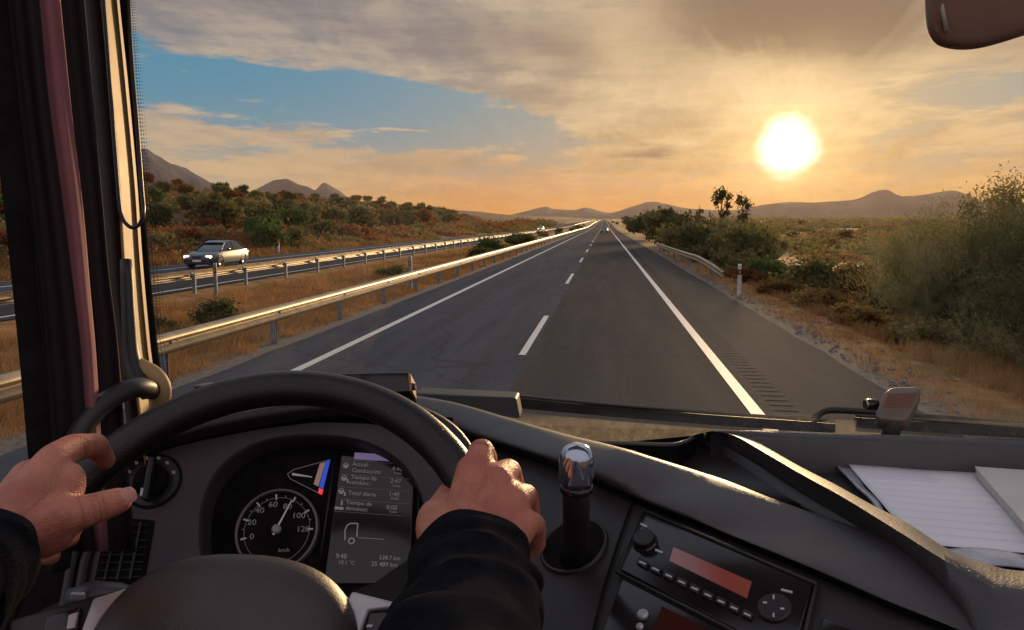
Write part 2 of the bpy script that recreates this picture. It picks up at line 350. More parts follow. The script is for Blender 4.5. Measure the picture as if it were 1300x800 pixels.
# milled rumble grooves beside the right edge line
rb = MB(); y = 3.0
while y < 75:
    rb.add([(2.20, y, .0345), (2.50, y, .0345), (2.50, y+.10, .0345), (2.20, y+.10, .0345)], [(0, 1, 2, 3)]); y += .30
o = rb.build('rumble_strip', mat('groove', (.062, .056, .053), .9, spec=.03)); tag(o, kind='structure')

# ------------------------------------------------------------------ far hills
def ridge(name, pts, d, thick, base, m, seed, rough=1.0):
    """pts: (px, py) of the skyline; a solid massif standing at distance d with real depth"""
    P = []
    for px, py in pts:
        r = ray(px, py); k = d/math.hypot(r.x, r.y); P.append(EYE+r*k)
    P = cr(P, 150); rows = []
    for j in range(14):
        t = j/13; row = []
        prof = math.sin(math.pi*t)**.8 if 0 < t < 1 else 0
        for i, p in enumerate(P):
            out = Vector((p.x, p.y, 0)).normalized()*(t-.5)*thick*2
            hh = (p.z-base)*prof
            nn = mnoise.fractal(Vector((p.x*.006, p.y*.006+t*4, seed)), 1.0, 2.1, 6)
            env = math.sin(math.pi*t)
            row.append((p.x+out.x, p.y+out.y, base+max(hh*(1+.30*nn*rough*(env if abs(t-.5) > .06 else .42)), 0)-2))
        rows.append(row)
    o = grid(name, rows, m); tag(o, kind='structure'); return o
hm = mat('mountain_rock', (.035, .040, .066), .95, col2=(.060, .062, .090), scale=.01, coord='Object', spec=.1, bump=.6, bscale=.02, bdist=12)
ridge('mountains', [(60, 282), (120, 240), (176, 189), (200, 197), (222, 208), (250, 222), (285, 240), (330, 262), (360, 282)], 1900, 420, 12, hm, 1)
ridge('mountains', [(290, 262), (330, 237), (356, 229), (366, 228), (378, 233), (398, 244), (410, 240), (425, 243), (445, 252), (480, 262)], 2700, 420, 16, hm, 2)
ridge('mountains', [(640, 274), (690, 263), (702, 265), (730, 266), (745, 263), (775, 269), (800, 262), (828, 256), (845, 258), (870, 263), (890, 265), (930, 266), (955, 261), (985, 257), (1010, 255), (1040, 256), (1080, 254), (1105, 247), (1125, 243), (1142, 249), (1165, 247), (1190, 244), (1212, 241), (1235, 249), (1255, 256), (1300, 258), (1400, 252), (1500, 266)], 3300, 380, 16, hm, 3, .6)

# ------------------------------------------------------------------ air
hz = bpy.data.materials.new('haze_air'); hz.use_nodes = True; hz.node_tree.nodes.clear(); q = G(hz.node_tree)
pv = q.n('ShaderNodeVolumePrincipled'); pv.inputs['Color'].default_value = (1.0, .82, .62, 1); pv.inputs['Density'].default_value = 5.5e-5; pv.inputs['Anisotropy'].default_value = .45
ho = q.n('ShaderNodeOutputMaterial'); hz.node_tree.links.new(pv.outputs[0], ho.inputs['Volume'])
o = MB().box((0, 2050, 112), (9000, 4900, 236)).build('haze', hz); tag(o, kind='stuff')

# ------------------------------------------------------------------ roadside
def gp(px, py):
    """ground point seen at a pixel of the photograph"""
    r = ray(px, py); r = r/math.hypot(r.x, r.y); t = 3.0
    while t < 6000:
        p = EYE+r*t
        if p.z < H(p.x, p.y): break
        t *= 1.01
    return Vector((p.x, p.y, H(p.x, p.y)))
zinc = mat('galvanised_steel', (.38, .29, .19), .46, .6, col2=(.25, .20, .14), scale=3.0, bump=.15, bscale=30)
zdull = mat('dull_zinc', (.20, .23, .27), .6, .35, col2=(.13, .15, .18), scale=6.0)
WP = [(-.155, .0), (-.135, .030), (-.105, .080), (-.075, .085), (-.045, .045), (-.015, .005), (.015, .005), (.045, .045), (.075, .085), (.105, .080), (.135, .030), (.155, .0)]
def guardrail(path, side, posts, label, end=False, step=4.0, group='steel guardrails along the motorway'):
    """path: list of (x, y, beam_height); side +1: the beam faces +x"""
    p0 = path[0]; root = thing('guardrail', (p0[0], p0[1], H(p0[0], p0[1])), label, 'guardrail', group)
    inv_ = Matrix.Translation(-root.location); rows = []
    for (x, y, h) in path:
        rows.append([inv_ @ Vector((x+side*(w+.02), y, H(x, y)+h+z)) for z, w in WP])
    bm_ = grid('beam', rows, zinc, root); md = bm_.modifiers.new('thickness', 'SOLIDIFY'); md.thickness = .005
    bm_.data.set_sharp_from_angle(angle=R_(50))
    for (x, y, h) in posts:
        z0 = H(x, y); m = MB()
        px_ = x-side*.12
        for dy in (-.035, .035): m.box((px_, y+dy, z0+h/2-.1), (.12, .006, h+.26))
        m.box((px_-side*.058, y, z0+h/2-.1), (.006, .064, h+.26))
        m.box((x-side*.03, y, z0+h), (.06, .09, .20), bev=.006)
        m.box((x+side*.034, y, z0+h), (.022, .05, .036), bev=.006); m.box((x+side*.028, y+.16, z0+h+.012), (.014, .022, .022)); m.box((x+side*.028, y-.16, z0+h-.012), (.014, .022, .022))
        m.V = [tuple(inv_ @ Vector(v)) for v in m.V]
        m.build('post', zdull, root)
    return root
ys_ = list(range(-8, 40, 1))+list(range(40, 130, 4))+list(range(130, 560, 10))+list(range(560, 1300, 40))
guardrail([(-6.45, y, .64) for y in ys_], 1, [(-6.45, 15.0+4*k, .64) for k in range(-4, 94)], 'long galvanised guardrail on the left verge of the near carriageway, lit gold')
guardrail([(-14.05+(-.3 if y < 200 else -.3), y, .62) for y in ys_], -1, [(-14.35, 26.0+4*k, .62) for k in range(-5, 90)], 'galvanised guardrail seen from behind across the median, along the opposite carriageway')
pr = []
for k in range(18):
    y = 33+k*2.0; pr.append((4.35+.55*(1-k/17)**2, y, .64-.35*max(0, 1-k/4.0)**1.5))
guardrail(pr, -1, [pr[i] for i in (2, 4, 6, 8, 10, 12, 14, 16)], 'short curved guardrail with a low near end on the right verge')

white = mat('white_plastic', (.62, .62, .64), .45, col2=(.45, .44, .44), scale=9.0)
dark = mat('black_band', (.02, .02, .022), .5)
amber = mat('amber_reflector', (.55, .22, .04), .25)
def delineator(x, y, h, label, m=None, band=True, rz=0):
    r = thing('delineator_post', (x, y, H(x, y)), label, 'marker post', 'white marker posts along the verges', rz=R_(rz))
    V = []; prof = [(-.06, -.028), (-.03, -.045), (.03, -.045), (.06, -.028), (.06, .03), (-.06, .03)]
    rows = [[(a, b, z) for a, b in prof] for z in (-.1, h-.02)]; rows.append([(a*.9, b*.6+.01, h+(.02 if b > 0 else 0)) for a, b in prof])
    mb = MB(); n = len(prof); V = [v for rw in rows for v in rw]
    F = [(i*n+j, i*n+(j+1) % n, (i+1)*n+(j+1) % n, (i+1)*n+j) for i in range(2) for j in range(n)]+[tuple(2*n+j for j in range(n))]
    mb.add(V, F).build('shaft', m or white, r)
    if band:
        mb = MB(); V = [(a*1.06, b*1.06, z) for z in (h-.34, h-.16) for a, b in prof]
        mb.add(V, [(j, (j+1) % n, n+(j+1) % n, n+j) for j in range(n)]+[tuple(range(n)), tuple(n+j for j in range(n))]).build('band', dark, r)
    MB().box((0, -.05, h-.25), (.05, .008, .10), bev=.002).build('reflector', amber, r)
    return r
p = gp(938, 377); delineator(p.x, p.y, 1.05, 'white marker post with a dark band beside the right shoulder, near the short guardrail')
p = gp(300, 363); delineator(-13.75, 26.6, 1.12, 'pale grey marker post before the opposite guardrail, below the silver car', zdull)
delineator(-6.95, 27.8, 1.22, 'grey blue marker post rising behind the near guardrail in the median', zdull)
delineator(-25.2, 59, 1.0, 'small far marker post on the outer edge of the opposite carriageway')

# --- foliage library
def quads(C, N, U_, s, asp=1.0):
    """C centres, two unit axes, sizes -> quad soup"""
    a = U_*s[:, None]; b = N*s[:, None]*asp
    V = np.stack([C-a-b, C+a-b, C+a+b, C-a+b], 1).reshape(-1, 3); F = np.arange(len(V)).reshape(-1, 4); return V, F
def unit(v): return v/np.linalg.norm(v, axis=-1, keepdims=True)
def crown_mesh(name, rad, cz, n, leaf, clumps, seed, spread=.30, flat=1.0, asp=.6):
    r = np.random.default_rng(seed)
    c = unit(r.normal(size=(clumps, 3)))*(r.uniform(.25, .92, clumps)**.6)[:, None]; c[:, 2] = c[:, 2]*.9+.05
    k = r.integers(0, clumps, n); w = r.uniform(.5, 1.25, clumps)
    P = c[k]+r.normal(size=(n, 3))*(spread*w[k])[:, None]*.62
    P = P*np.array([rad[0], rad[1], rad[2]])+np.array([0, 0, cz])
    P[:, 2] = np.maximum(P[:, 2], .05*cz)
    a = unit(r.normal(size=(n, 3))); b = unit(np.cross(a, r.normal(size=(n, 3))))
    V, F = quads(P, b, a, leaf*r.uniform(.5, 1.3, n), asp); return npmesh(name, V, F)
def trunk_mesh(name, h, r0, seed, branches=6, spread=.6, lean=.1):
    rr = random.Random(seed); m = MB()
    pts = [Vector((lean*h*(t**1.5)+.03*h*math.sin(3*t+seed), .04*h*math.sin(4*t), h*t-.15)) for t in [i/6 for i in range(7)]]
    m.tube(pts, [r0*(1-.6*i/6) for i in range(7)], 7)
    for k in range(branches):
        a = rr.uniform(0, 6.28); s0 = pts[rr.randint(2, 5)]; L = h*rr.uniform(.35, .65)
        m.tube([s0+Vector((math.cos(a)*spread*L*t, math.sin(a)*spread*L*t, L*t*rr.uniform(.7, .9))) for t in (0, .35, .7, 1)], [r0*.45, r0*.3, r0*.2, r0*.07], 5)
    me = bpy.data.meshes.new(name); me.from_pydata(m.V, [], m.F); me.update(); return me
def broom_mesh(name, h, w, stems, per, seed, leaf=.035):
    """upright, feathery broom bush: fine green twigs fanning from the foot"""
    r = np.random.default_rng(seed); Cs, A, S_ = [], [], []
    kc = r.integers(0, 13, stems); ca, co_, cl_ = r.uniform(0, 2*np.pi, 13), r.uniform(.1, 1, 13), r.uniform(.62, 1.05, 13); ang = ca[kc]+r.normal(size=stems)*.28; out = np.clip(co_[kc]+r.normal(size=stems)*.16, .03, 1.1); L = h*cl_[kc]*r.uniform(.72, 1.0, stems)*(1-.25*out); wob = r.uniform(-.5, .5, (stems, 2))
    k = np.repeat(np.arange(stems), per); t = r.uniform(.08, 1, len(k))**.75
    rad = w*out[k]*t**1.25
    P = np.stack([np.cos(ang[k])*rad+wob[k, 0]*.3*t, np.sin(ang[k])*rad+wob[k, 1]*.3*t, L[k]*t*(1-.12*out[k]*t)], 1)
    P += r.normal(size=P.shape)*(.055+.10*t)[:, None]*np.array([1, 1, .8])
    P[:, 2] = np.maximum(P[:, 2], .03)
    dirn = unit(np.stack([np.cos(ang[k])*out[k]*.7, np.sin(ang[k])*out[k]*.7, np.ones(len(k))], 1)+r.normal(size=P.shape)*.42)
    side = unit(np.cross(dirn, r.normal(size=P.shape)))
    V, F = quads(P, dirn, side, leaf*.16*r.uniform(.7, 1.3, len(k)), 1.0)
    # lengthen along the twig
    ln = leaf*r.uniform(.9, 2.2, len(k)); b = dirn*ln[:, None]; a = side*(leaf*.36*r.uniform(.6, 1.3, len(k)))[:, None]
    V = np.stack([P-a-b, P+a-b, P+a*.4+b, P-a*.4+b], 1).reshape(-1, 3); return npmesh(name, V, F)
def stems_mesh(name, h, w, n, seed, r0=.035):
    rr = random.Random(seed); m = MB()
    for k in range(n):
        a = rr.uniform(0, 6.28); o_ = rr.uniform(.1, .9)*w; L = h*rr.uniform(.5, .85)
        j1, j2 = rr.uniform(-.18, .18), rr.uniform(-.18, .18)
        m.tube([Vector((math.cos(a)*o_*t**1.2+j1*math.sin(5*t+a), math.sin(a)*o_*t**1.2+j2*math.sin(4*t+2*a), L*t-.05)) for t in (0, .25, .5, .75, 1)], [r0, r0*.8, r0*.55, r0*.35, r0*.12], 5)
    me = bpy.data.meshes.new(name); me.from_pydata(m.V, [], m.F); me.update(); return me
L_ol = leafmat('olive_leaves', (.14, .13, .050), (.27, .22, .09), .45)
L_dk = leafmat('dark_leaves', (.065, .072, .030), (.13, .12, .05), .45)
L_br = leafmat('broom_leaves', (.070, .084, .036), (.185, .185, .080), .5)
L_gr = leafmat('green_leaves', (.075, .115, .035), (.15, .17, .06), .45)
L_rd = leafmat('russet_leaves', (.15, .050, .028), (.26, .11, .050), .45)
L_ye = leafmat('ochre_scrub', (.19, .12, .038), (.30, .19, .07), .45)
bark = mat('bark', (.07, .05, .035), .9, col2=(.13, .09, .065), scale=6.0, spec=.2)
LIB = {}
def lib(key, fn):
    if key not in LIB: LIB[key] = fn()
    return LIB[key]
def tree(kind, x, y, s, label, cat, group=None, name=None, leaf=None, rz=None, sz=1.0, z=None):
    if kind[0] == 't':    # round tree
        k = int(kind[1]); cm_ = lib(kind+'c', lambda: crown_mesh('crown', (2.2, 2.2, 1.6), 2.1, 4200, .15, 34, 10+k)); tm = lib(kind+'t', lambda: trunk_mesh('trunk', 2.6, .16, k))
    elif kind[0] == 'b':  # round bush
        k = int(kind[1]); cm_ = lib(kind+'c', lambda: crown_mesh('foliage', (1.25, 1.15, .78), .62, 2400, .075, 22, 30+k, spread=.34)); tm = lib(kind+'t', lambda: stems_mesh('stem', 1.0, .7, 9, k))
    elif kind[0] == 'n':  # leafy shrub close to the road, small leaves
        k = int(kind[1]); cm_ = lib(kind+'c', lambda: crown_mesh('foliage', (1.25, 1.15, 1.15), 1.05, 26000, .021, 85, 90+k, spread=.22, asp=.42)); tm = lib(kind+'t', lambda: stems_mesh('stem', 1.7, .9, 16, 90+k, .025))
    elif kind[0] == 'r':  # broom
        k = int(kind[1]); cm_ = lib(kind+'c', lambda: broom_mesh('foliage', 2.6, 1.75, 190, 130, 50+k, leaf=.021)); tm = lib(kind+'t', lambda: stems_mesh('stem', 2.0, 1.1, 24, 50+k, .022))
    elif kind[0] == 's':  # spindly tree
        k = int(kind[1]); cm_ = lib(kind+'c', lambda: crown_mesh('crown', (1.15, 1.15, 1.7), 4.9, 800, .11, 9, 75+k, spread=.30)); tm = lib(kind+'t', lambda: trunk_mesh('trunk', 5.6, .13, k, 7, .35, .03))
    r = thing(name or ('tree' if kind[0] in 'ts' else 'shrub'), (x, y, (H(x, y) if z is None else z)-.03), label, cat, group, rz=random.uniform(0, 6.28) if rz is None else rz)
    r.scale = (s, s, s*sz)
    me = lib((kind, leaf.name if leaf else 'ol', 'm'), lambda: cm_.copy()); me.name = cm_.name
    link(cm_.name.split('.')[0], me, leaf or L_ol, r, False); link(tm.name.split('.')[0], tm, bark, r)
    return r
def tp(kind, px, py, s, label, cat='shrub', **k):
    p = gp(px, py); return tree(kind, p.x, p.y, s, label, cat, **k)
# right verge, near
tree('r0', 9.6, 17.8, 1.5, 'big feathery green broom bush at the right edge, tallest against the sky', 'shrub', leaf=L_br, name='broom_bush', sz=1.06)
tree('r1', 8.2, 18.6, 1.36, 'feathery broom bush left of the tallest one, grey green', 'shrub', leaf=L_br, name='broom_bush', sz=.98)
tree('r2', 8.2, 14.6, 1.12, 'low dense broom bush in front of the tall ones, beside the gravel', 'shrub', leaf=L_br, name='broom_bush')
tree('r3', 9.0, 22.5, 1.35, 'broom bush with a dark upright top beside the orange bare field', 'shrub', leaf=L_ol, name='broom_bush', sz=1.03)
tree('r1', 11.5, 20.5, 1.4, 'broom bush behind the tall one at the right edge', 'shrub', leaf=L_br, name='broom_bush', rz=2.0)
tree('r2', 10.0, 25.5, 1.5, 'broom bush farthest back in the right hand clump', 'shrub', leaf=L_br, name='broom_bush', rz=1.0)
tree('r0', 7.0, 12.2, .42, 'knee high broom tuft at the foot of the big right bushes', 'shrub', leaf=L_br, name='broom_bush', rz=1.7)
tree('r3', 9.4, 13.4, 1.05, 'wide broom bush at the right edge, nearest to the truck', 'shrub', leaf=L_br, name='broom_bush', rz=.6)
tree('r1', 12.0, 16.6, 1.35, 'broom bush filling the gap at the far right edge behind the nearest one', 'shrub', leaf=L_br, name='broom_bush', rz=2.6)
tree('n0', 8.9, 16.6, 1.30, 'dense leafy olive shrub growing among the broom bushes at the right', 'shrub', leaf=L_br, sz=1.12)
tree('n1', 11.2, 17.0, 1.5, 'tall leafy green shrub at the far right edge of the picture', 'shrub', leaf=L_br, sz=1.1)
tree('n0', 9.8, 20.6, 1.5, 'dark leafy shrub behind the broom, its top against the hills', 'shrub', leaf=L_ol, sz=1.15)
tree('n1', 8.2, 13.8, .80, 'leafy shrub low in front of the broom bushes, nearest the gravel', 'shrub', leaf=L_br, sz=1.0)
tree('b3', 6.6, 17.0, .62, 'low olive scrub at the foot of the broom bushes', 'shrub', leaf=L_ol, sz=.8)
tree('b1', 6.3, 20.5, .62, 'low ochre scrub between gravel and broom bushes', 'shrub', leaf=L_ye, sz=.7)
tree('b2', 6.6, 24.5, .80, 'low brown scrub behind the white marker post', 'shrub', leaf=L_ye, sz=.65)
tree('b0', 7.3, 29.0, 1.05, 'rounded green shrub between marker post and orange field', 'shrub', leaf=L_ol, sz=1.0)
tree('b1', 6.8, 33.5, .95, 'rounded green shrub just left of the orange field', 'shrub', leaf=L_gr, sz=1.0)
tree('b2', 6.1, 33.0, .75, 'low rusty scrub beside the near end of the short guardrail', 'shrub', leaf=L_rd, sz=.7)
tree('b3', 5.9, 28.0, .60, 'low ochre scrub just behind the white marker post', 'shrub', leaf=L_ye, sz=.7)
tree('b0', 9.3, 30.5, .85, 'dark red shrub beside the orange field', 'shrub', leaf=L_rd, sz=1.1)
tree('b3', 8.9, 25.0, .7, 'low dark olive scrub below the red shrub', 'shrub', leaf=L_dk, sz=.9)
tree('b0', 6.2, 37, .8, 'green scrub behind the short guardrail, at its middle', 'shrub', leaf=L_ol, sz=.8)
tree('b1', 6.6, 42, .95, 'olive bush behind the short guardrail, past its middle', 'shrub', leaf=L_ol)
tree('b2', 6.4, 50, 1.0, 'dark bush behind the far end of the short guardrail', 'shrub', leaf=L_dk)
# clump behind the short guardrail
clump = [(7.6, 45, 1.4, 'b0', L_ol), (8.8, 50, 1.6, 'b1', L_ol), (10.2, 55, 1.5, 'b2', L_ol), (9.0, 58, 1.8, 'b3', L_ol), (11.0, 61, 1.4, 'b0', L_ol), (7.5, 60, 1.6, 'b1', L_dk), (6.8, 70, 1.7, 'b2', L_ol), (8.4, 78, 1.9, 'b0', L_dk)]
for x, y, s, k, lf in clump:
    tree(k, x, y, s, 'olive bush in the dense clump behind the short guardrail', 'shrub', 'olive bushes behind the short guardrail', leaf=lf, sz=1.25)
tree('t0', 6.6, 84, 1.05, 'dark round tree beside the road, just beyond the short guardrail', 'tree', leaf=L_dk)
tree('t1', 9.2, 88, .92, 'second dark round tree, right of the one beside the road', 'tree', leaf=L_dk)
tree('t2', 6.2, 112, 1.0, 'small dark tree farther up the right roadside', 'tree', leaf=L_dk)
tree('s0', 12.1, 84, 1.0, 'tall spindly tree with bare trunks rising over the olive clump', 'tree', leaf=L_dk, name='spindly_tree')
tree('s1', 14.2, 84, .87, 'shorter spindly tree right of the tall one', 'tree', leaf=L_dk, name='spindly_tree')
tree('s2', 11.6, 100, .72, 'thin small tree left of the tall spindly one', 'tree', leaf=L_dk, name='spindly_tree')
tree('s1', 10.2, 104, .60, 'thinnest small tree standing over the olive clump', 'tree', leaf=L_dk, name='spindly_tree', rz=1.0)
# right plain and far roadside
for k in range(46):
    y = random.uniform(95, 900); x = random.uniform(5.8, 10+y*.07)
    tree(random.choice(['t0', 't1', 't2', 'b0', 'b1', 'b2']), x, y, random.uniform(.8, 1.5), 'dark far tree or bush lining the right side of the road', 'tree', 'far trees along the right roadside', leaf=random.choice([L_dk, L_ol, L_dk]), name='tree')
for k in range(70):
    y = 72*(9**random.random()); x = y*random.uniform(.14, .62)+9
    tree(random.choice(['b0', 'b1', 'b2', 'b3']), x, y, random.uniform(.7, 1.3)*(1 if y < 200 else 1.7), 'hazy bush on the dry plain to the right', 'shrub', 'bushes scattered on the right plain', leaf=random.choice([L_ol, L_ye, L_ol, L_rd]), sz=.85)
# median
tree('b0', -9.9, 19.2, .52, 'dark green shrub in the dry grass of the median, nearest the truck', 'shrub', leaf=L_dk, sz=.9)
tree('b1', -10.8, 18.0, .36, 'little dark tuft left of the nearest median shrub', 'shrub', leaf=L_dk, sz=.9)
tree('b2', -10.0, 36.5, .62, 'dark shrub in the median past the grey blue marker post', 'shrub', leaf=L_dk, sz=.8)
tree('b3', -8.2, 52, .9, 'dark shrub hugging the near guardrail farther up the median', 'shrub', leaf=L_dk, sz=.8)
tree('b0', -9.6, 66, 1.2, 'olive green shrub in the median beyond the dark one', 'shrub', leaf=L_gr, sz=.8)
for k in range(16):
    y = random.uniform(80, 420); tree(random.choice(['b0', 'b1', 'b2']), random.uniform(-12.4, -8.4), y, random.uniform(.7, 1.3), 'distant green shrub in the median between the guardrails', 'shrub', 'distant shrubs in the median', leaf=random.choice([L_gr, L_dk, L_ol]), sz=.8)
# left side: hand placed, then rows on the slope
tree('b1', -26.6, 40.5, 1.05, 'bright green bush left of the silver car', 'shrub', leaf=L_gr, sz=1.3)
tree('b2', -26.4, 36.5, .80, 'low green bush at the left windscreen edge', 'shrub', leaf=L_gr, sz=.9)
tree('b0', -27.4, 62, 1.35, 'large green bush above the opposite guardrail, right of the silver car', 'shrub', leaf=L_gr, sz=1.1)
tree('b3', -29.5, 66, 1.5, 'large pale green bush beside the opposite road, the farther of two', 'shrub', leaf=L_gr, sz=1.2)
tree('b1', -27.2, 52, 1.0, 'dark bush behind the silver car', 'shrub', leaf=L_dk, sz=1.0)
for row, (off, n) in enumerate([(-44, 22), (-56, 26), (-70, 28), (-86, 26), (-106, 24), (-130, 22)]):
    for k in range(n):
        y = 34+k*(9+row*2.2)+random.uniform(-2, 2); x = off-random.uniform(-3, 3)
        tree(random.choice(['t0', 't1', 't2', 't3']), x, y, random.uniform(.75, 1.25), 'orchard tree on the left slope, in row %s from the road' % ['one', 'two', 'three', 'four', 'five', 'six'][row], 'tree', 'orchard trees on the left slope, row %s' % ['one', 'two', 'three', 'four', 'five', 'six'][row], leaf=random.choice([L_ol, L_dk, L_ol, L_gr, L_rd, L_rd, L_ye]), name='orchard_tree')
for k in range(120):
    y = 30*(13**random.random()); x = -26.5-abs(random.gauss(0, 1))*(13+y*.12)-random.uniform(0, 4)
    tree(random.choice(['b0', 'b1', 'b2', 'b3']), x, y, random.uniform(.7, 1.6), 'scrub bush on the red earth of the left slope', 'shrub', 'scrub bushes on the left slope', leaf=random.choice([L_rd, L_rd, L_ye, L_ol, L_dk]), sz=random.uniform(.7, 1.0))

# --- grass: stuff
def grass(name, xr, yr, n, h, seed, cols, trans=.35, dens=None, w=.006):
    r = np.random.default_rng(seed)
    u = r.uniform(0, 1, n); y = yr[0]*(yr[1]/yr[0])**u; x = r.uniform(xr[0], xr[1], n)
    cl = np.sin(x*2.3+1.3*np.sin(y*.9))*np.cos(y*1.7+x)+r.normal(size=n)*.5
    keep = cl > -.45; x, y = x[keep], y[keep]; n = len(x)
    z = hgt(x, y); sc = np.clip(y/14, .8, 3.5)
    nb = 5; k = np.repeat(np.arange(n), nb)
    B = np.stack([x[k], y[k], z[k]], 1); B[:, :2] += r.normal(size=(len(k), 2))*.07*np.sqrt(sc[k])[:, None]
    hh = h*r.uniform(.35, 1.25, len(k))*(.8+.35*np.clip(cl[keep][k], 0, 1)); a = r.uniform(0, 6.28, len(k)); le = r.uniform(.1, .7, len(k))*hh
    T = B+np.stack([np.cos(a)*le, np.sin(a)*le, hh], 1); ww = w*sc[k]*r.uniform(.6, 1.5, len(k)); pa = r.uniform(0, 6.28, len(k))
    s_ = np.stack([np.cos(pa)*ww, np.sin(pa)*ww, ww*0], 1)
    V = np.stack([B-s_, B+s_, T+s_*.25, T-s_*.25], 1).reshape(-1, 3); F = np.arange(len(V)).reshape(-1, 4)
    o = link(name, npmesh(name, V, F), leafmat(name+'_blades', cols[0], cols[1], trans), None, False); tag(o, kind='stuff')
grass('dry_grass', (-13.6, -7.0), (5, 90), 26000, .26, 1, ((.44, .24, .10), (.26, .15, .06)))
grass('dry_grass', (-7.1, -6.6), (4, 60), 2600, .13, 2, ((.34, .22, .09), (.16, .15, .05)))
grass('dry_grass', (5.7, 9.5), (5, 60), 15000, .24, 3, ((.38, .22, .10), (.22, .135, .055)))
grass('dry_grass', (4.35, 5.9), (5, 60), 1500, .12, 4, ((.28, .20, .10), (.17, .12, .05)))
grass('dry_grass', (-34, -24.6), (26, 120), 9000, .42, 5, ((.36, .17, .085), (.20, .11, .05)), w=.012)
# stones in the right gravel verge
r = np.random.default_rng(5); sm = MB()
for k in range(420):
    y = 5*(12)**r.uniform(); x = 4.25+abs(r.normal())*.55; s = r.uniform(.012, .045)*(1+y*.02); z = H(x, y)
    d = [Vector(v)*s*r.uniform(.7, 1.2) for v in ((1, 0, 0), (0, 1, 0), (-1, 0, 0), (0, -1, 0), (0, 0, .7), (0, 0, -.4))]
    b_ = Vector((x, y, z+s*.25)); sm.add([b_+v for v in d], [(0, 1, 4), (1, 2, 4), (2, 3, 4), (3, 0, 4), (1, 0, 5), (2, 1, 5), (3, 2, 5), (0, 3, 5)])
o = sm.build('gravel', mat('stone', (.27, .225, .18), .9, col2=(.17, .14, .115), scale=3.0)); tag(o, kind='stuff')
# bare orange field patch to the right
fm = MB(); px_ = []
for k in range(24):
    a = 2*math.pi*k/24; rr_ = 1+.18*math.sin(3*a)+.1*math.sin(5*a+1); x, y = 17+6.0*math.cos(a)*rr_, 42+11*math.sin(a)*rr_; px_.append((x, y, H(x, y)+.05))
o = None
rows = []
for k in range(25):
    a = 2*math.pi*(k % 24)/24; rr_ = 1+.18*math.sin(3*a)+.1*math.sin(5*a+1)
    rows.append([(14.0+3.6*math.cos(a)*rr_*t, 55+15*math.sin(a)*rr_*t, H(14.0+3.6*math.cos(a)*rr_*t, 55+15*math.sin(a)*rr_*t)+.06-.1*(t > .95)) for t in (0.02, .25, .5, .75, .9, 1)])
o = grid('bare_field', rows, mat('orange_soil', (.46, .19, .085), .95, col2=(.36, .20, .10), scale=.8, spec=.1)); tag(o, kind='structure')

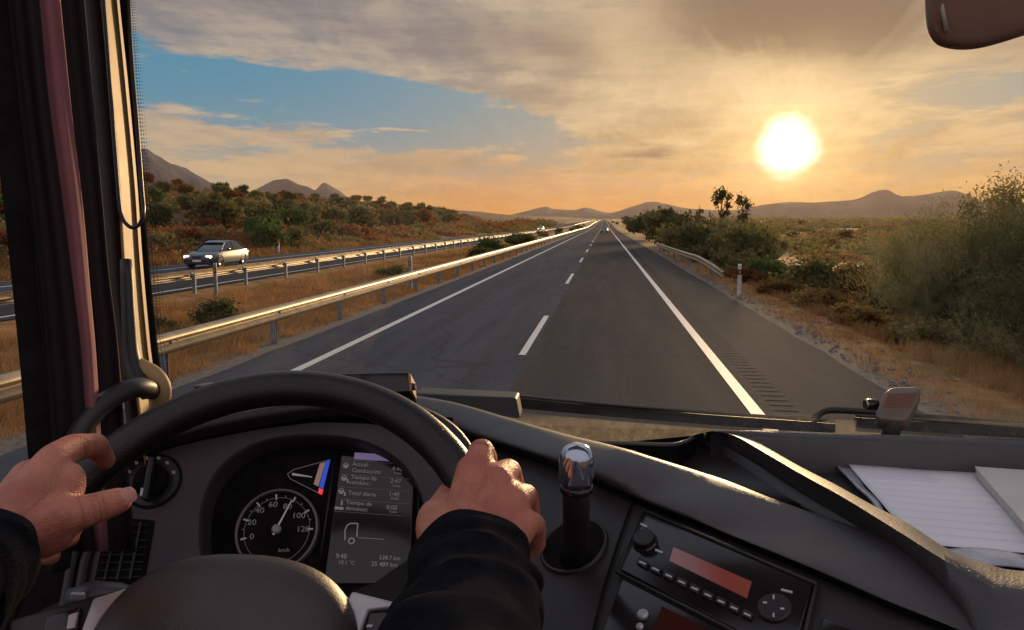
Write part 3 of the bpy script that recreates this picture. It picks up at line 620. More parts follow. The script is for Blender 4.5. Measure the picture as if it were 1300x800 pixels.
# ------------------------------------------------------------------ cars
def car(loc, rz, paint, label, lit=True, low=False, group=None):
    root = thing('car', loc, label, 'car', group, rz=rz)
    # length along local -y = front. sections (y, half width, z bottom, z belt)
    L = [(-2.25, .62, .36, .56), (-2.18, .76, .24, .66), (-1.95, .83, .20, .76), (-1.5, .86, .20, .84), (-.95, .87, .20, .92), (-.2, .88, .20, .93), (.6, .88, .20, .95), (1.3, .87, .20, .97), (1.8, .84, .22, .98), (2.12, .78, .28, .94), (2.25, .66, .40, .78)]
    rows = []
    for (y, w, z0, z1) in L:
        h = z1-z0; row = [(-w*.86, y, z0), (-w*.97, y, z0+.10*h), (-w, y, z0+.42*h), (-w*.985, y, z0+.72*h), (-w*.93, y, z0+.93*h), (-w*.80, y, z1), (-w*.4, y, z1+.015), (0, y, z1+.02)]
        rows.append(row+[(-a, b, c) for a, b, c in row[-2::-1]])
    me_b = MB(); n = len(rows[0]); V = [p for r_ in rows for p in r_]
    F = [(i*n+j, i*n+(j+1) % n, (i+1)*n+(j+1) % n, (i+1)*n+j) for i in range(len(rows)-1) for j in range(n)]
    F += [tuple(range(n)), tuple((len(rows)-1)*n+j for j in range(n))]
    body = me_b.add(V, F).build('body', paint, root, auto=40)
    # cabin: glass house with roof
    cab = [(-1.05, .70, .92), (-.35, .60, 1.33), (.15, .59, 1.41), (.75, .59, 1.40), (1.25, .62, 1.30), (1.85, .66, .985)]
    def ring(f): return [[(-w*1.02-(.10 if z < 1.0 else .0), y, min(z, .95)) if 0 else (-w, y, z) for y, w, z in cab]]
    gl = MB(); base = [(-1.08, .74), (-.35, .80), (.15, .81), (.75, .81), (1.25, .80), (1.88, .72)]
    V = []; F = []
    for (y, w, z), (yb, wb) in zip(cab, base): V += [(-wb, yb, .915), (-w, y, z-.03), (w, y, z-.03), (wb, yb, .915)]
    for i in range(len(cab)-1):
        for j in range(3): F.append((i*4+j, i*4+j+1, (i+1)*4+j+1, (i+1)*4+j))
    gl.add(V, F).build('window_glass', mat('car_glass', (.02, .028, .035), .06, spec=.8), root, auto=30)
    rf = MB(); V = []; F = []
    tp_ = [(-.42, .585, 1.32), (.15, .595, 1.415), (.75, .595, 1.405), (1.28, .60, 1.30)]
    for (y, w, z) in tp_: V += [(-w-.01, y, z-.05), (-w*.93, y, z), (0, y, z+.02), (w*.93, y, z), (w+.01, y, z-.05)]
    for i in range(3):
        for j in range(4): F.append((i*5+j, i*5+j+1, (i+1)*5+j+1, (i+1)*5+j))
    rf.add(V, F).build('roof', paint, root, smooth=True)
    pl = MB()
    for s in (-1, 1):
        pl.tube([(s*.725, -1.03, .93), (s*.60, -.40, 1.31)], .035, 6); pl.tube([(s*.795, .28, .93), (s*.60, .28, 1.37)], .03, 6)
        pl.tube([(s*.70, 1.80, .96), (s*.61, 1.26, 1.29)], .05, 6)
    pl.build('pillar', paint, root)
    tyre = mat('tyre', (.02, .02, .02), .85); rim = mat('alloy', (.45, .45, .46), .35, .8)
    for s in (-1, 1):
        for y in (-1.38, 1.32):
            w_ = MB().lathe([(.17, -.10), (.30, -.10), (.32, -.06), (.32, .06), (.30, .10), (.17, .10)], (s*.76, y, .32), (s, 0, 0), 20).build('wheel', tyre, root, auto=40)
            r_ = MB().lathe([(.001, .06), (.05, .075), (.14, .065), (.19, .09), (.20, .06)], (s*.76, y, .32), (s, 0, 0), 20)
            link_o = r_.build('rim', rim, w_, smooth=True)
            MB().lathe([(.335, .08), (.37, .105), (.39, .08)], (s*.775, y, .33), (s, 0, 0), 20).build('wheel_arch', mat('arch_trim', (.03, .03, .033), .6), root, smooth=True)
        hl = mat('headlight_lit', (.8, .6, .4), .2, emit=((1, .62, .30), 6.0)) if lit else mat('tail_lamp', (.35, .02, .01), .2)
        MB().box((s*.60, -2.13, .62), (.30, .16, .13), bev=.03).build('headlight', hl if lit else mat('clear_lamp', (.6, .6, .6), .1), root, smooth=True)
        MB().box((s*.62, 2.16, .74), (.28, .14, .15), bev=.03).build('tail_light', mat('tail_lamp', (.35, .02, .01), .2) if lit else mat('tail_lamp_glint', (.8, .7, .55), .2, emit=((1, .85, .6), 2.5)), root, smooth=True)  # glints on the far car's rear are painted as a pale glow
        MB().box((s*.95, -.62, .98), (.16, .10, .12), bev=.03).build('side_mirror', paint, root, smooth=True)
    MB().box((0, -2.235, .60), (.52, .05, .13), bev=.015).build('grille', mat('grille_black', (.02, .02, .022), .4), root)
    MB().box((0, -2.262, .42), (.46, .015, .10)).build('number_plate', mat('plate', (.7, .7, .68), .5), root)
    MB().box((0, -2.17, .30), (1.45, .16, .12), bev=.04).build('bumper_intake', mat('grille_black', (.02, .02, .022), .4), root)
    return root
silver = mat('silver_blue_paint', (.030, .042, .070), .32, .25, coat=.5)
dkp = mat('dark_car_paint', (.05, .05, .06), .3, .4, coat=.6)
wp = mat('white_car_paint', (.7, .7, .7), .35, 0, coat=.4)
car((-21.0, 41.0, .032), 0, silver, 'silver blue saloon car with lit headlights coming along the opposite carriageway')
car((-.05, 182, .032), 0, dkp, 'far car ahead in the right lane of the near carriageway', lit=False)
car((-18.6, 232, .032+H(0, 232)), 0, wp, 'tiny white car far away on the opposite carriageway')
# low pale farm building and overpass far off
def bldg(px, py, w, d, h, label):
    p = gp(px, py); r = thing('building', p, label, 'building')
    MB().box((0, 0, h/2), (w, d, h)).build('wall', mat('render_white', (.55, .48, .42), .9), r)
    m = MB(); m.add([(-w*.53, -d*.55, h), (w*.53, -d*.55, h), (w*.53, d*.55, h), (-w*.53, d*.55, h), (-w*.53, 0, h+d*.22), (w*.53, 0, h+d*.22)], [(0, 1, 5, 4), (3, 4, 5, 2), (0, 4, 3), (1, 2, 5), (0, 3, 2, 1)])
    m.build('roof', mat('tile_roof', (.26, .11, .06), .9), r)
    m = MB(); [m.box((w*(-.35+.23*i), -d/2-.02, h*.55), (w*.07, .06, h*.28)) for i in range(4)]
    for i in range(4): MB().box((w*(-.35+.23*i), -d/2-.02, h*.55), (w*.07, .06, h*.28)).build('window', mat('dark_window', (.03, .03, .035), .2), r)
#bldg(684, 286.5, 11, 6, 2.6, 'low pale building far off at the left of the vanishing point')
def overpass():
    y = 1150; r = thing('overpass', (0, y, H(0, y)-2), 'small pale overpass crossing the road at the vanishing point', 'bridge')
    cm_ = mat('concrete', (.42, .38, .34), .9)
    MB().box((0, 0, 6.6), (70, 9, 1.2)).build('deck', cm_, r); MB().box((0, -4.6, 7.7), (70, .2, .9)).build('parapet', cm_, r)
    for x in (-10, 8, -30, 28): MB().box((x, 0, 3.0), (1.6, 7, 6.0)).build('pier', cm_, r)
overpass()

# low scrub between the counted bushes of the left slope and the right plain
def scrub(name, n, box, seed, m_, h):
    r = np.random.default_rng(seed); K = n//260
    cy_ = box[2]*(box[3]/box[2])**r.uniform(size=K); cx_ = box[0]+(box[1]-box[0])*r.uniform(size=K)*(1 if box[1] < 0 else 1)
    if box[1] > 0: cx_ = 9+cy_*r.uniform(.10, .65, K)
    else: cx_ = -27-(abs(box[0])-27)*r.uniform(size=K)**1.6*np.clip(cy_/90, .3, 1)
    k = np.repeat(np.arange(K), 260); sc = r.uniform(.6, 1.6, K)*(1+cy_/170)
    P = r.normal(size=(len(k), 3))*np.array([.85, .85, .30])*sc[k][:, None]*.7
    P[:, 0] += cx_[k]; P[:, 1] += cy_[k]; P[:, 2] = np.abs(P[:, 2])*h+hgt(P[:, 0], P[:, 1])
    a = unit(r.normal(size=P.shape)); b = unit(np.cross(a, r.normal(size=P.shape)))
    V, F = quads(P, b, a, .06*(1+cy_[k]/60)*r.uniform(.5, 1.3, len(k)), .6); o = link(name, npmesh(name, V, F), m_, None, False); tag(o, kind='stuff')
scrub('low_scrub', 70000, (-135, -27, 30, 420), 1, L_ol, 1.0); scrub('low_scrub', 70000, (-135, -27, 30, 420), 2, L_rd, 1.1); scrub('low_scrub', 50000, (-120, -27, 30, 300), 3, L_ye, .8)
scrub('low_scrub', 45000, (9, 100, 60, 420), 4, L_ol, 1.0); scrub('low_scrub', 30000, (9, 100, 55, 420), 5, L_ye, .8); scrub('low_scrub', 80000, (9, 100, 300, 2600), 6, L_ol, .9)

# ================================================================== THE CAB
plastic = mat('dash_plastic', (.024, .020, .021), .50, col2=(.019, .016, .017), scale=40, bump=.35, bscale=900, bdist=.0006, spec=.45, dust=.5)
soft = mat('dash_soft_skin', (.046, .040, .042), .50, col2=(.038, .033, .035), scale=30, bump=.6, bscale=420, bdist=.0012, spec=.8, dust=.6)
facem = mat('panel_grey', (.066, .050, .058), .6, col2=(.055, .042, .049), scale=20, bump=.25, bscale=900, bdist=.0005, spec=.35)
black = mat('black_plastic', (.009, .007, .007), .45, col2=(.014, .011, .011), scale=20, bump=.2, bscale=500, bdist=.0005)
matte = mat('matte_black', (.010, .009, .009), .8, col2=(.016, .014, .014), scale=30, spec=.0)
gloss = mat('gloss_black', (.010, .008, .009), .18, col2=(.014, .011, .012), scale=10)
chrome = mat('satin_metal', (.55, .56, .60), .16, 1.0)
silverp = mat('silver_plastic', (.46, .43, .46), .36, .4, bump=.1, bscale=500, bdist=.0005)
CABZ = Matrix.Identity(4)
def croot(name, loc, label, cat, group=None):
    return thing(name, loc, label, cat, group)
def adopt(o, root):
    o.parent = root
    base = Vector((0, 0, 0)); r = root
    while r is not None: base = base+r.location; r = r.parent
    if not (root.type == 'MESH'): o.data.transform(Matrix.Translation(-base))
    else:
        b2 = Vector((0, 0, 0)); r = root
        while r is not None: b2 = b2+r.location; r = r.parent
        o.data.transform(Matrix.Translation(-b2))
    return o
def polyz(pts, n): return cr([pz(a, b, c) for a, b, c in pts], n)
def polyd(pts, n): return cr([pd(a, b, c) for a, b, c in pts], n)
class Pl:
    def __init__(s, a, b, c):
        s.o = Vector(a); s.n = (Vector(b)-s.o).cross(Vector(c)-s.o).normalized()
        if s.n.dot(EYE-s.o) < 0: s.n = -s.n
    def at(s, px, py, off=0.0):
        r = ray(px, py); t = (s.o-EYE).dot(s.n)/r.dot(s.n); return EYE+r*t+s.n*off
    def scale(s, px, py): return (s.at(px+1, py)-s.at(px, py)).length
    def slab(s, pts, lo, hi, mb=None, bev=0.0):
        """extruded polygon whose outline is measured on this panel"""
        bm = bmesh.new(); vs_ = [bm.verts.new(s.at(a, b, hi)) for a, b in pts]; f = bm.faces.new(vs_); 
        r = bmesh.ops.extrude_face_region(bm, geom=[f]); up = [v for v in r['geom'] if isinstance(v, bmesh.types.BMVert)]
        bmesh.ops.translate(bm, vec=s.n*(lo-hi), verts=up)
        if bev:
            bmesh.ops.bevel(bm, geom=list(bm.edges), offset=bev, segments=3, profile=.5, affect='EDGES', clamp_overlap=True)
        bm.verts.index_update(); mb = mb or MB(); mb.add([v.co.copy() for v in bm.verts], [[v.index for v in f.verts] for f in bm.faces]); bm.free(); return mb
    def disc(s, px, py, r, lo, hi, mb=None, seg=36, bev=.001):
        mb = mb or MB(); c = s.at(px, py); return mb.lathe([(0, lo), (r, lo), (r, hi-bev), (r-bev, hi), (0.0001, hi)], c, s.n, seg)
    def ring(s, px, py, r0, r1, h, mb=None, seg=48):
        mb = mb or MB(); c = s.at(px, py); return mb.lathe([(r0, 0), (r0+(r1-r0)*.2, h), (r0+(r1-r0)*.8, h), (r1, 0)], c, s.n, seg)
    def basis(s, px, py, ang=0.0):
        c = s.at(px, py); x = (s.at(px+5, py)-c).normalized(); y = s.n.cross(x); a = R_(ang)
        return c, x*math.cos(a)+y*math.sin(a), y*math.cos(a)-x*math.sin(a)
def text(name, body, plane, px, py, hpx, mat_, root, off=.0008, ang=0.0, align='LEFT', sx=1.0):
    cu = bpy.data.curves.new(name, 'FONT'); cu.body = body; cu.size = 1.0; cu.align_x = align; cu.align_y = 'CENTER'; cu.extrude = .01; cu.resolution_u = 3
    o = bpy.data.objects.new(name, cu); COL.objects.link(o); bpy.context.view_layer.update()
    me = bpy.data.meshes.new_from_object(o.evaluated_get(bpy.context.evaluated_depsgraph_get())); bpy.data.objects.remove(o)
    c, x, y = plane.basis(px, py, ang); s = hpx*plane.scale(px, py)*1.4; c = c+plane.n*off
    M = Matrix(((x.x*s*sx, y.x*s, plane.n.x*s, c.x), (x.y*s*sx, y.y*s, plane.n.y*s, c.y), (x.z*s*sx, y.z*s, plane.n.z*s, c.z), (0, 0, 0, 1)))
    me.transform(M); return adopt(link(name, me, mat_, None, False), root)

# ------------------------------------------------------------------ dashboard
DB = croot('dashboard', EYE+Vector((.05, 1.0, -.75)), 'dark grey wraparound truck dashboard with instrument cluster, radio and open tray', 'dashboard')
N = 60
seam_px = [(500, 523), (540, 535), (600, 554), (680, 577), (755, 607), (800, 628), (870, 656), (940, 684), (1040, 725), (1140, 768), (1234, 806), (1330, 850)]
crest_px = [(470, 497, -.285), (525, 504, -.29), (575, 513, -.292), (640, 532, -.295), (710, 552, -.298), (760, 564, -.30), (800, 575, -.303), (880, 600, -.308), (940, 622, -.312), (1040, 658, -.32), (1100, 679, -.325), (1150, 700, -.328), (1190, 729, -.332), (1216, 762, -.338), (1236, 802, -.345)]
crest = polyz(crest_px, N)
def depth(p): return (p-EYE).dot(FW)
sm_ = cr([Vector((a, b, 0)) for a, b in seam_px[:-1]], N); seam = [pd(v.x, v.y, depth(crest[i])-.006) for i, v in enumerate(sm_)]
_i0, _i1, _im = [min(range(N), key=lambda i: abs(sm_[i].x-v)) for v in (600, 1060, 830)]
_low = pd(760, 880, depth(seam[_im])-.19); RP = Pl(seam[_i0], seam[_i1], _low); GPn = RP
seam = [RP.at(v.x, v.y) for v in sm_]
crest = [EYE+(p-EYE)*((depth(q_)+.004)/depth(p)) for p, q_ in zip(crest, seam)]
rows = []
for i in range(N):
    T, B = crest[i], seam[i]; t = (crest[min(i+1, N-1)]-crest[max(i-1, 0)]).normalized(); nrm = Vector((t.y, -t.x, 0)).normalized()
    if nrm.dot(EYE-T) < 0: nrm = -nrm
    h = (T-B).length; bulge = min(.030, h*.55); row = [T-nrm*.075+Vector((0, 0, -.075)), T-nrm*.055+Vector((0, 0, -.030)), T-nrm*.03+Vector((0, 0, -.008)), T-nrm*.012+Vector((0, 0, -.001))]
    for k in range(13):
        s = k/12; row.append(T.lerp(B, s)+nrm*bulge*(math.sin(math.pi*min(s*1.0+.0, 1))**.75)-Vector((0, 0, .0))*(s))
    row.append(B-nrm*.012+Vector((0, 0, -.002))); rows.append(row)
adopt(grid('padded_roll', rows, soft), DB)
# console below the roll
bot_px = [(400, 840), (440, 842), (500, 845), (560, 850), (650, 856), (715, 862), (790, 868), (860, 876), (960, 890), (1080, 905), (1200, 920), (1330, 940)]
bv = cr([Vector((a, b, 0)) for a, b in bot_px[:-1]], N)
CT = []; CBm = []
for i in range(N):
    d = depth(seam[i]); p = seam[i]-(seam[i]-EYE).normalized()*0.0
    CT.append(pd(sm_[i].x, sm_[i].y+2, d+.012)); CBm.append(pd(bv[i].x, bv[i].y, d-.16*min(1, (bv[i].y-sm_[i].y)/300)*1.05))
CT = [RP.at(v.x, v.y+2, -.010) for v in sm_]; CBm = [RP.at(v.x, v.y, -.010) for v in bv]; RP.o = RP.o-RP.n*.010
rows = [[CT[i]-RP.n*.04 for i in range(N)]]+[[CT[i].lerp(CBm[i], t) for i in range(N)] for t in (0, .012, .03, .1, .25, .5, .75, 1)]
for i in range(N): rows[1][i] = CT[i]+Vector((0, .006, 0)); rows[2][i] = CT[i].lerp(CBm[i], .015)+Vector((0, .004, 0))
rows.append([p+Vector((0, .0, -.35)) for p in rows[-1]])
adopt(grid('console_panel', rows, plastic), DB)
def csurf(u, v):
    u = min(max(u, 0), N-1.001); i = int(u); f = u-i; a = CT[i].lerp(CT[i+1], f); b = CBm[i].lerp(CBm[i+1], f); return a.lerp(b, v)
def cplane(u0, u1, v1=.8): return Pl(csurf(u0, .03), csurf(u1, .03), csurf((u0+u1)/2-2, v1))
def uof(px): return min(range(N), key=lambda i: abs(sm_[i].x-px))
# panel gap between gear panel and radio panel
m = MB(); c0, c1 = [(806, 633), (786, 690), (768, 748), (745, 840)], None
for a, b in zip(c0[:-1], c0[1:]):
    p, q_ = GPn.at(a[0], a[1], .003), GPn.at(b[0], b[1], .003); m.tube([p, q_], .0016, 6)
adopt(m.build('panel_gap', matte), DB)
# radio
rad = adopt(RP.slab([(822, 656), (1033, 747), (1008, 842), (790, 728)], -.004, .006, bev=.0015).build('radio', gloss, auto=40), DB)
fr = MB()
for a, b in (((818, 652), (1039, 747)), ((1039, 747), (1014, 848)), ((1014, 848), (785, 731)), ((785, 731), (818, 652))):
    fr.tube([RP.at(*a, .006), RP.at(*b, .006)], .0022, 8)
adopt(fr.build('radio_frame', plastic, smooth=True), DB)
mm = bpy.data.materials.new('radio_display_glow'); mm.use_nodes = True; q = G(mm.node_tree); b = mm.node_tree.nodes['Principled BSDF']
bxs = q.n('ShaderNodeSeparateXYZ'); q.put(bxs.inputs[0], q.n('ShaderNodeTexCoord').outputs['Generated'])
col_ = q.mix(q.ss(q.m('ADD', bxs.outputs[0], q.m('MULTIPLY', q.noise(None, 30, 4), .25)), .15, .85), (.42, .26, .30), (.36, .07, .05)); b.inputs['Base Color'].default_value = (.1, .03, .03, 1)
q.put(b.inputs['Emission Color'], col_); b.inputs['Emission Strength'].default_value = .24; b.inputs['Roughness'].default_value = .15
adopt(RP.slab([(857, 700), (956, 744), (950, 765), (852, 717)], .004, .0068).build('display', mm), rad)
def cap(pl, px, py, r, h, m_, name, root, k=.0): return adopt(pl.disc(px, py, r, 0, h, bev=.0015).build(name, m_, auto=40), root)
ic = mat('icon_grey', (.30, .28, .30), .6, emit=((.6, .55, .6), .10)); icd = mat('icon_dim', (.22, .20, .21), .6, emit=((.6, .5, .55), .05))
cap(RP, 821, 694, .0125, .017, black, 'knob', rad); cap(RP, 821, 694, .0145, .009, gloss, 'knob_ring', rad)
cap(RP, 985, 778, .0165, .010, black, 'rocker_pad', rad)
for dx, dy, w, h in ((0, -11, 2.2, 5), (0, 12, 2.2, 5), (-11, -4, 5, 2.2), (11, 4, 5, 2.2)):
    x, y = 985+dx, 778+dy; adopt(RP.slab([(x-w/2, y-h/2), (x+w/2, y-h/2), (x+w/2, y+h/2), (x-w/2, y+h/2)], .009, .0108).build('arrow_mark', ic), rad)
for k in range(9):
    x, y = 819+k*16.6, 721+k*8.3
    adopt(RP.slab([(x-5.5, y-7), (x+7, y-.5), (x+4, y+8), (x-8.5, y+1)], .004, .0095, bev=.0008).build('button', black), rad)
    adopt(RP.slab([(x-4, y-1.5), (x+4, y+2), (x+3.3, y+4), (x-4.7, y+.5)], .008, .0101).build('button_mark', ic), rad)
for x, y, w in ((820, 672, 4), (839, 705, 4.5), (1001, 756, 7)):
    adopt(RP.slab([(x-w, y-2.6), (x+w, y+1), (x+w-.8, y+3), (x-w-.8, y-.6)], .004, .0074).build('button_mark', ic), rad)
lo = adopt(RP.slab([(792, 737), (1004, 850), (960, 950), (745, 860)], -.004, .0045, bev=.0015).build('lower_radio_bay', gloss, auto=40), DB)
adopt(RP.slab([(842, 774), (905, 806), (890, 850), (826, 818)], .003, .0055).build('display', mat('dim_red_glass', (.03, .008, .007), .15, emit=((.25, .04, .03), .03))), lo)
cap(RP, 818, 785, .006, .009, silverp, 'knob', lo); cap(RP, 814, 800, .004, .008, silverp, 'knob', lo)
sw = adopt(RP.slab([(1046, 786), (1110, 812), (1095, 860), (1032, 835)], -.004, .004, bev=.002).build('switch_bank', gloss, auto=40), DB)
# gear lever socket
adopt(GPn.disc(729, 694, .040, -.01, .004).build('lever_socket', matte, auto=40), DB)
adopt(GPn.ring(729, 694, .038, .043, .005).build('socket_ring', black, smooth=True), DB)
GL = croot('gear_lever', GPn.at(731, 706, .0), 'black gear lever with a shiny metal knob standing out of the dashboard', 'gear lever')
base = GPn.at(731, 708, .0); top = pd(732, 612, depth(base)-.115); kn = pd(732, 586, depth(base)-.130)
ax = (top-base).normalized(); side = RT
m = MB(); m.tube([base, base.lerp(top, .25), base.lerp(top, .6), top], [.019, .0155, .0145, .0150], 20, flat=1.1)
adopt(m.build('shaft', black, smooth=True), GL)
m = MB(); m.lathe([(.0150, -.024), (.0170, -.020), (.0182, -.008), (.0182, .002), (.0168, .010), (.0135, .0165), (.008, .0200), (.0001, .0212)], kn-Vector((0, 0, .002)), Vector((.02, -.18, 1)), 40)
adopt(m.build('knob', mat('polished_knob', (.40, .47, .58), .16, .9, coat=1.0), smooth=True), GL)
adopt(MB().lathe([(.0152, -.004), (.0168, -.003), (.0168, .003), (.0152, .004)], kn-Vector((0, 0, .027)), Vector((.02, -.18, 1)), 36).build('collar', gloss, smooth=True), GL)

# instrument panel
FP = Pl(pd(200, 570, 1.05), pd(520, 550, 1.07), pd(300, 780, .955))
def face_ring(cx, cy, rx, ry, n=72, e=2.4):
    out = []
    for k in range(n):
        t = 2*math.pi*k/n; c, s = math.cos(t), math.sin(t)
        out.append((cx+rx*abs(c)**(2/e)*(1 if c >= 0 else -1), cy+ry*abs(s)**(2/e)*(1 if s >= 0 else -1)))
    return out
oval = face_ring(397, 676, 143, 123)
outer_px = [(575, 676), (573, 620), (560, 575), (520, 548), (470, 538), (400, 536), (330, 545), (270, 556), (215, 569), (170, 588), (135, 620), (112, 672), (96, 735), (70, 900), (250, 930), (397, 930), (540, 930), (580, 900), (578, 780)]
def closest_outer(k, n=72):
    t = 2*math.pi*k/n; c, s = math.cos(t), math.sin(t); best = None
    P = outer_px+[outer_px[0]]
    for (ax_, ay), (bx, by) in zip(P[:-1], P[1:]):
        # intersect the ray from the oval's centre with the segment
        ex, ey = bx-ax_, by-ay; det = c*(-ey)+ex*s
        if abs(det) < 1e-9: continue
        r_ = ((ax_-397)*(-ey)+ex*(ay-676))/det; u = (c*(ay-676)-s*(ax_-397))/det
        if r_ > 0 and -.001 <= u <= 1.001: best = r_ if best is None else max(best, r_)
    return (397+best*c, 676+best*s)
rows = []
for k in range(73):
    kk = k % 72; o_ = oval[kk]; t = 2*math.pi*kk/72; best = closest_outer(kk)
    e_ = (o_[0]-397, o_[1]-676); ang_ = math.atan2(e_[1], e_[0]); c_, s_ = math.cos(ang_), math.sin(ang_)
    # same polar direction for both ends
    P = outer_px+[outer_px[0]]; bb = None
    for (a0, a1), (b0, b1) in zip(P[:-1], P[1:]):
        ex, ey = b0-a0, b1-a1; det = c_*(-ey)+ex*s_
        if abs(det) < 1e-9: continue
        r_ = ((a0-397)*(-ey)+ex*(a1-676))/det; u = (c_*(a1-676)-s_*(a0-397))/det
        if r_ > 0 and -.001 <= u <= 1.001: bb = r_ if bb is None else max(bb, r_)
    bo = (397+bb*c_, 676+bb*s_)
    ip = [FP.at(o_[0], o_[1], -.055), FP.at(o_[0], o_[1], -.008), FP.at(o_[0]-e_[0]*-.004, o_[1]-e_[1]*-.004, -.002), FP.at(o_[0]+e_[0]*.015, o_[1]+e_[1]*.015, .0)]
    rows.append(ip+[FP.at(o_[0]+(bo[0]-o_[0])*t_, o_[1]+(bo[1]-o_[1])*t_, 0) for t_ in (.2, .5, .8, 1)]+[FP.at(bo[0], bo[1], -.03)])
fo = adopt(grid('instrument_panel', rows, facem), DB); fo.data.set_sharp_from_angle(angle=R_(40))
BP = Pl(FP.at(300, 600, -.045), FP.at(500, 600, -.045), FP.at(300, 750, -.045))
adopt(BP.slab([(225, 530), (575, 530), (575, 850), (225, 850)], -.006, 0).build('cluster_backing', matte), DB)
# hood
h0 = [(70, 700), (100, 630), (140, 600), (185, 578), (235, 561), (300, 547), (400, 531), (480, 530), (535, 545), (575, 578), (600, 640), (610, 760)]
h1 = [(66, 690), (94, 622), (133, 590), (180, 568), (232, 551), (300, 534), (395, 519), (480, 517), (545, 531), (590, 567), (617, 640), (625, 760)]
h2 = [(70, 680), (100, 612), (140, 578), (185, 556), (240, 538), (300, 523), (385, 510), (480, 507), (548, 521), (597, 562), (622, 640), (632, 760)]
hv = lambda P, dd: [pd(v.x, v.y, depth(FP.at(v.x, v.y))+dd) for v in cr([Vector((a, b, 0)) for a, b in P], 50)]
A0, A1, A2 = hv(h0, -.010), hv(h1, -.035), hv(h2, -.028)
top_ = []
for i, p in enumerate(A2):
    top_.append(p)
rows = [[p+FP.n*(-.012) for p in hv(h0, .012)], A0, [a.lerp(b, .55)+FP.n*.006 for a, b in zip(A0, A1)], A1, [a.lerp(b, .5)+Vector((0, -.002, .003)) for a, b in zip(A1, A2)], A2,
        [p+(p-EYE).normalized()*.04+Vector((0, 0, -.004)) for p in A2], [p+(p-EYE).normalized()*.10+Vector((0, 0, -.016)) for p in A2], [p+(p-EYE).normalized()*.16+Vector((0, 0, -.05)) for p in A2]]
adopt(grid('instrument_hood', rows, plastic), DB)
# dash top running to the windscreen
tp0 = [EYE+Vector(v) for v in ((-.68, 1.02, -.335), (-.52, 1.14, -.318), (-.35, 1.22, -.305), (-.15, 1.27, -.340), (.1, 1.22, -.385), (.35, 1.19, -.395), (.8, 1.16, -.40), (1.5, 1.12, -.40))]
tp1 = [EYE+Vector(v) for v in ((-.70, 1.18, -.345), (-.52, 1.30, -.335), (-.35, 1.37, -.33), (-.15, 1.40, -.37), (.1, 1.42, -.415), (.35, 1.42, -.425), (.8, 1.40, -.425), (1.5, 1.30, -.425))]
tA, tB = cr(tp0, 40), cr(tp1, 40)
adopt(grid('dash_top', [[p+Vector((0, -.01, -.08)) for p in tA], tA, [a.lerp(b, .5) for a, b in zip(tA, tB)], tB, [p+Vector((0, .02, -.12)) for p in tB]], matte), DB)
m = MB(); lc = (pd(527, 499, 1.36), pd(655, 505, 1.36), pd(660, 532, 1.34), pd(527, 512, 1.34)); dv = Vector((0, .05, .0))
m.add(list(lc)+[p+dv for p in lc], [(0, 1, 2, 3), (4, 7, 6, 5), (0, 4, 5, 1), (1, 5, 6, 2), (2, 6, 7, 3), (3, 7, 4, 0)])
lo_ = m.build('screen_ledge', black); bb = lo_.modifiers.new('edge', 'BEVEL'); bb.width = .003; bb.segments = 2; adopt(lo_, DB)

# speedometer
sp = adopt(BP.disc(353, 674, .0535, 0, .006).build('speedometer', matte, auto=40), DB)
adopt(BP.ring(353, 674, .050, .0555, .010).build('dial_ring', mat('dial_ring', (.16, .12, .15), .35, .6), smooth=True), sp)
adopt(BP.ring(353, 674, .0425, .0432, .0068).build('scale_arc', icd, smooth=True), sp)
ndl = mat('needle', (.55, .48, .52), .4, emit=((.6, .45, .5), .12))
def radial(ang, r0, r1, w, m_, name, hz0=.0062, hz1=.0078):
    c, x, y = BP.basis(353, 674); a = R_(ang); d_ = x*math.cos(a)+y*math.sin(a); s_ = y*math.cos(a)-x*math.sin(a); mb = MB()
    P = [c+d_*r0-s_*w[0], c+d_*r1-s_*w[1], c+d_*r1+s_*w[1], c+d_*r0+s_*w[0]]
    mb.add([p+BP.n*hz0 for p in P]+[p+BP.n*hz1 for p in P], [(0, 1, 2, 3), (7, 6, 5, 4), (0, 4, 5, 1), (1, 5, 6, 2), (2, 6, 7, 3), (3, 7, 4, 0)])
    return adopt(mb.build(name, m_), sp)
for k in range(7):
    radial(196-k*32.5, .040, .0475, (.0009, .0011), ic, 'tick')
for k in range(6): radial(196-16.25-k*32.5, .0428, .0458, (.0004, .0004), icd, 'tick')
radial(68, -.008, .041, (.0013, .0006), ndl, 'needle', .009, .0105)
adopt(BP.disc(353, 674, .0062, .006, .013, bev=.002).build('needle_hub', mat('hub_grey', (.30, .28, .32), .3), auto=40), sp)
for k, t_ in enumerate(['0', '20', '40', '60', '80', '100', '120']):
    a = R_(196-k*32.5); text('numeral', t_, BP, 353+math.cos(a)*33, 674-math.sin(a)*32, 7.2, icd, sp, off=.0066, align='CENTER', sx=1.15)
text('numeral', 'km/h', BP, 362, 700, 5.0, icd, sp, off=.0066, align='CENTER')
